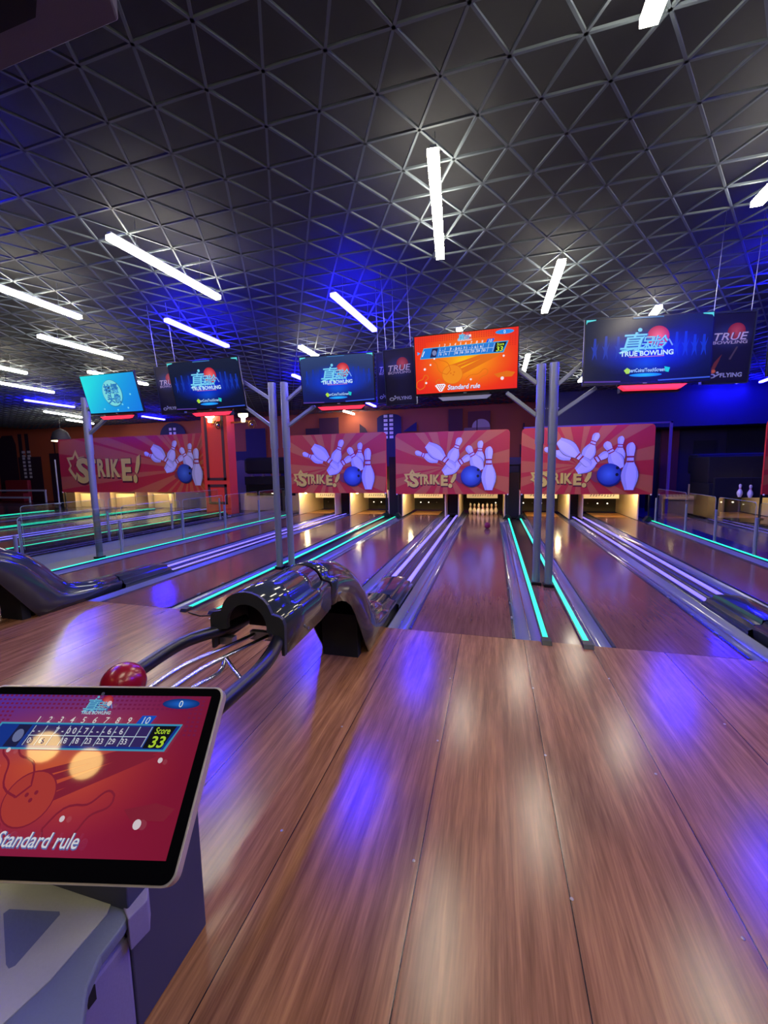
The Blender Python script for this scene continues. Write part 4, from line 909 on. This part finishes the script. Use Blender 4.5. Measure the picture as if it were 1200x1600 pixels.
t = thing('return_track', 'low lilac-lit return track between the raised distant lanes', 'ball return', (-9.75, 4.3, PZ))
MB().box(-10.1, -9.45, 4.3, 12, PZ - .02, PZ + .01).build('track_cover', 'rail', t)
for x in (-9.95, -9.6): MB().box(x - .02, x + .02, 4.3, 12, PZ + .01, PZ + .02).build('led_strip', 'purple', t)
for cx, lb in ((-11.95, 'pinsetter opening under the right part of the wide banner'), (-13.75, 'pinsetter opening under the middle of the wide banner'), (-15.55, 'pinsetter opening under the left part of the wide banner')):
    t = pit(cx, .6, lb, z0=.0, y0=12.4, sign=False)
    MB().box(cx - .45, cx + .45, 12.5, 12.55, .14, .66).build('lit_cream_panel', 'cream', t)
t = thing('lit_cabinet', 'narrow orange lit panel at the left end of the wide banner', 'cabinet', (-17.6, 13.3, 0))
MB().box(-18.0, -17.3, 13.3, 13.35, 0.0, .64).build('panel_board', 'yellow_p', t); MB().box(-18.1, -18.02, 13.25, 13.4, 0, .7).build('panel_post', 'black', t)

# far left corner: white rails, red seats
for z, x0, x1, lb in ((.61, -26.1, -22.4, 'upper white handrail at the far left in front of red seats'), (.26, -27.4, -23.1, 'lower white handrail at the far left')):
    yr = 15.7 if z > .5 else 15.4
    t = thing('handrail', lb, 'handrail', ((x0 + x1) / 2, yr, 0), 'white rails at the far left')
    MB().bar((x0, yr, z), (x1, yr, z), .06, .09).build('rail_bar', 'white_p', t)
    for x in (x0 + .1, x1 - .05): MB().box(x - .03, x + .03, yr - .03, yr + .03, 0, z).build('rail_post', 'white_p', t)
for x0, x1, z1, lb in ((-26.1, -24.4, 1.15, 'red high-backed seat at the far left, the taller one'), (-28.6, -26.7, 1.05, 'red high-backed seat cut off at the left edge')):
    t = thing('seat', lb, 'seat', ((x0 + x1) / 2, 16.1, 0), 'red seats at the far left')
    MB().box(x0, x1, 16.2, 16.4, 0.02, z1).build('backrest', 'redbox', t, bevel=.05); MB().box(x0, x1, 15.95, 16.22, 0, .45).build('seat_base', 'redbox', t, bevel=.03)
t = thing('pendant_lamp', 'dark cone pendant lamp with lit rim above the left end of the wide banner', 'lamp', (-17.4, 13.0, 2.7))
MB().lathe([(.34, 0), (.33, .12), (.26, .35), (.12, .46), (.05, .5)], (-17.4, 13.0, 2.83), 24).build('lamp_shade', 'matte', t, True)
MB().lathe([(.32, -.015), (.32, 0.0)], (-17.4, 13.0, 2.83), 24).build('lit_rim', 'lampglow', t)
MB().tube([(-17.4, 13.0, 3.3), (-17.4, 13.0, 4.1)], .008, 6).build('cord', 'wirex', t)
t = thing('floor_pole', 'thin pale pole standing among the seats at the far left', 'pole', (-22.3, 15.0, 0))
MB().tube([(-20.6, 15.0, 0), (-20.6, 15.0, 2.15)], .03, 8).build('pole_tube', 'white_p', t)
MB().lathe([(.2, 0), (.2, .03)], (-20.6, 15.0, 0), 12).build('pole_base', 'white_p', t)
t.location = (-20.6, 15.0, 0)
for ch in [o for o in SC.objects if o.parent == t]: ch.location = (-1.7, 0, 0)

# ================================================================ RIGHT SIDE
t = thing('cabinet', 'beige cabinet behind the glass fence on the right', 'cabinet', (5.1, 13.0, 0))
MB().box(4.78, 5.48, 13.0, 13.6, -.0, .58).build('cabinet_body', 'yellow_p', t, bevel=.01); MB().box(4.8, 5.46, 12.985, 13.0, .44, .46).build('cabinet_seam', 'matte', t)
pit(6.15, .62, 'pinsetter opening far right behind the glass fence', z0=.104, on=(1, 0, 1, 1), sign=False, y0=12.3, y1=13.6, lamp='low')
t = thing('bowling_lane', 'distant lane end with tan deck at the far right behind the glass', 'bowling lane', (6.2, 12, 0), 'distant lanes on the raised platform')
del t['group']
MB().prism([(5.2, 13.4), (6.8, 13.4), (7.6, 11.0), (8.2, 8.0), (6.5, 9.8), (5.6, 11.4)], 'z', 0, .1).build('lane_base', 'black_gloss', t); MB().box(5.6, 6.7, 12.0, 13.4, .1, .104).build('pin_deck', 'deck', t)
t = thing('machine_stack', 'black rounded pinsetter machinery in the dark at the right edge', 'machine', (6.6, 13.8, 0))
MB().box(5.7, 8.2, 13.7, 14.3, 1.15, 1.75).build('machine_top', 'matte', t, bevel=.1); MB().box(5.5, 8.2, 12.15, 12.25, .6, 1.1).build('machine_front', 'matte', t)
MB().box(5.42, 5.7, 12.25, 13.3, 0, .95).build('dark_post', 'matte', t)
MB().box(6.05, 6.15, 13.62, 13.68, 1.12, 1.2).box(6.5, 6.6, 13.62, 13.68, 1.12, 1.2).box(7.0, 7.1, 13.62, 13.68, 1.12, 1.22).build('machine_dial', 'clamp', t)
t = thing('floor_pole', 'thin grey pole in the dark right of the window frame', 'pole', (5.75, 14.0, 0))
MB().tube([(5.75, 14.0, 0), (5.75, 14.0, 1.35)], .018, 8).build('pole_tube', 'pole', t); MB().sphere((5.75, 14.0, 1.37), .03, 8).build('pole_knob', 'pole', t)
t = thing('shelf_rack', 'dim shelves seen behind the banner edge at right', 'shelf', (4.4, 14.5, 0))
for z in (.55, 1.0, 1.35, 1.7): MB().box(3.9, 4.75, 14.2, 14.55, z, z + .03).build('shelf_board', 'purplewin', t)
for x in (3.9, 4.72): MB().box(x, x + .03, 14.2, 14.55, 0, 1.9).build('shelf_upright', 'matte', t)

# ================================================================ KIOSK AND TOUCH SCREEN
kk = thing('kiosk', 'grey metal kiosk stand with triangular recess under the touch screen', 'kiosk', (-1.2, .7, 0))
MB().box(-1.5, -.9, .72, .985, 0, .76).build('rear_column', 'kdark', kk, bevel=.004)
MB().box(-1.5, -.9, .35, .72, 0, .30).build('base_box', 'klav', kk, bevel=.012)
top = [(-1.5, .30), (-.80, .30), (-.80, .52), (-.852, .572), (-.879, .627), (-.882, .69), (-.89, .715), (-.905, .732), (-.93, .742), (-1.5, .742)]
MB().prism(top, 'z', .335, .366).build('top_tray', 'kgrey2', kk, bevel=.006)
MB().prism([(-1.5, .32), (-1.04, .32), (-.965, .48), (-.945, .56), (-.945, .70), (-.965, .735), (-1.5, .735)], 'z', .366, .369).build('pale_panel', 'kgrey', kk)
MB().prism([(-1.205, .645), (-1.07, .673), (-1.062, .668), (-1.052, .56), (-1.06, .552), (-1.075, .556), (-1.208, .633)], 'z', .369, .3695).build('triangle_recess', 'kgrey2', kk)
MB().prism([(-.945, .745), (-.90, .785), (-.868, .75), (-.878, .70), (-.915, .72)], 'z', .28, .372).build('corner_bracket', 'klav', kk, bevel=.003)
MB().box(-.8995, -.897, .60, .62, .25, .29).build('slot', 'matte', kk)
MB().box(-1.4, -1.0, .74, .80, .372, .72).build('neck', 'matte', kk)
# touch screen: tilted panel
tw, th_ = .56, .344
ts = thing('touch_screen', 'large tilted touch screen in pale metal frame showing the score, at lower left', 'touch screen', (-.842, .581, .878), None, (-.80, 0, .215))
def rrect(w, h, r_, n=6):
    return [(sx * (w / 2 - r_) + r_ * cos(q0 + pi / 2 * i / n), sy * (h / 2 - r_) + r_ * sin(q0 + pi / 2 * i / n)) for sx, sy, q0 in ((1, 1, 0), (-1, 1, pi / 2), (-1, -1, pi), (1, -1, 3 * pi / 2)) for i in range(n + 1)]
m_ = MB(); m_.local = True; m_.prism(rrect(tw, th_, .022), 'y', .0, .022).build('metal_frame', 'alu', ts, bevel=.003)
m_ = MB(); m_.local = True; m_.prism(rrect(tw - .008, th_ - .008, .019), 'y', -.0015, .004).build('front_glass', 'tbezel', ts); fg_ = [o for o in SC.objects if o.parent == ts and o.name.startswith('front')][0]
m_ = MB(); m_.local = True; m_.box(-.2, .2, .022, .045, -.13, .1).build('rear_casing', 'kdark', ts, bevel=.01)
m_ = MB(); m_.local = True; m_.bar((-.08, .03, -.02), (-.08, .16, -.10), .1, .05).build('mount_arm', 'kdark', ts)
m_ = MB(); m_.local = True; m_.tube([(-.005, -.0022, th_ / 2 - .018), (-.005, -.001, th_ / 2 - .018)], .004, 12).build('camera_lens', 'kdark', fg_)
sw, sh = tw - .052, (tw - .052) * 9 / 16
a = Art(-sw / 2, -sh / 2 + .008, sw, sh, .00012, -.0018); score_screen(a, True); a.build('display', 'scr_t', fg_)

# small things on the floor
t = tag(MB().box(-2.77, -2.70, 3.36, 3.40, 0.0, .002).build('paper_scrap', 'paper'), 'small white paper scrap on the floor by the left green strip end', 'paper')
t = tag(MB().tube([(-3.1, 3.46, .006), (-2.9, 3.40, .006), (-2.75, 3.45, .006), (-2.6, 3.42, .006)], .006, 8).build('cable', 'wirex', None, True), 'short black cable lying by the end of the left green strip', 'cable')
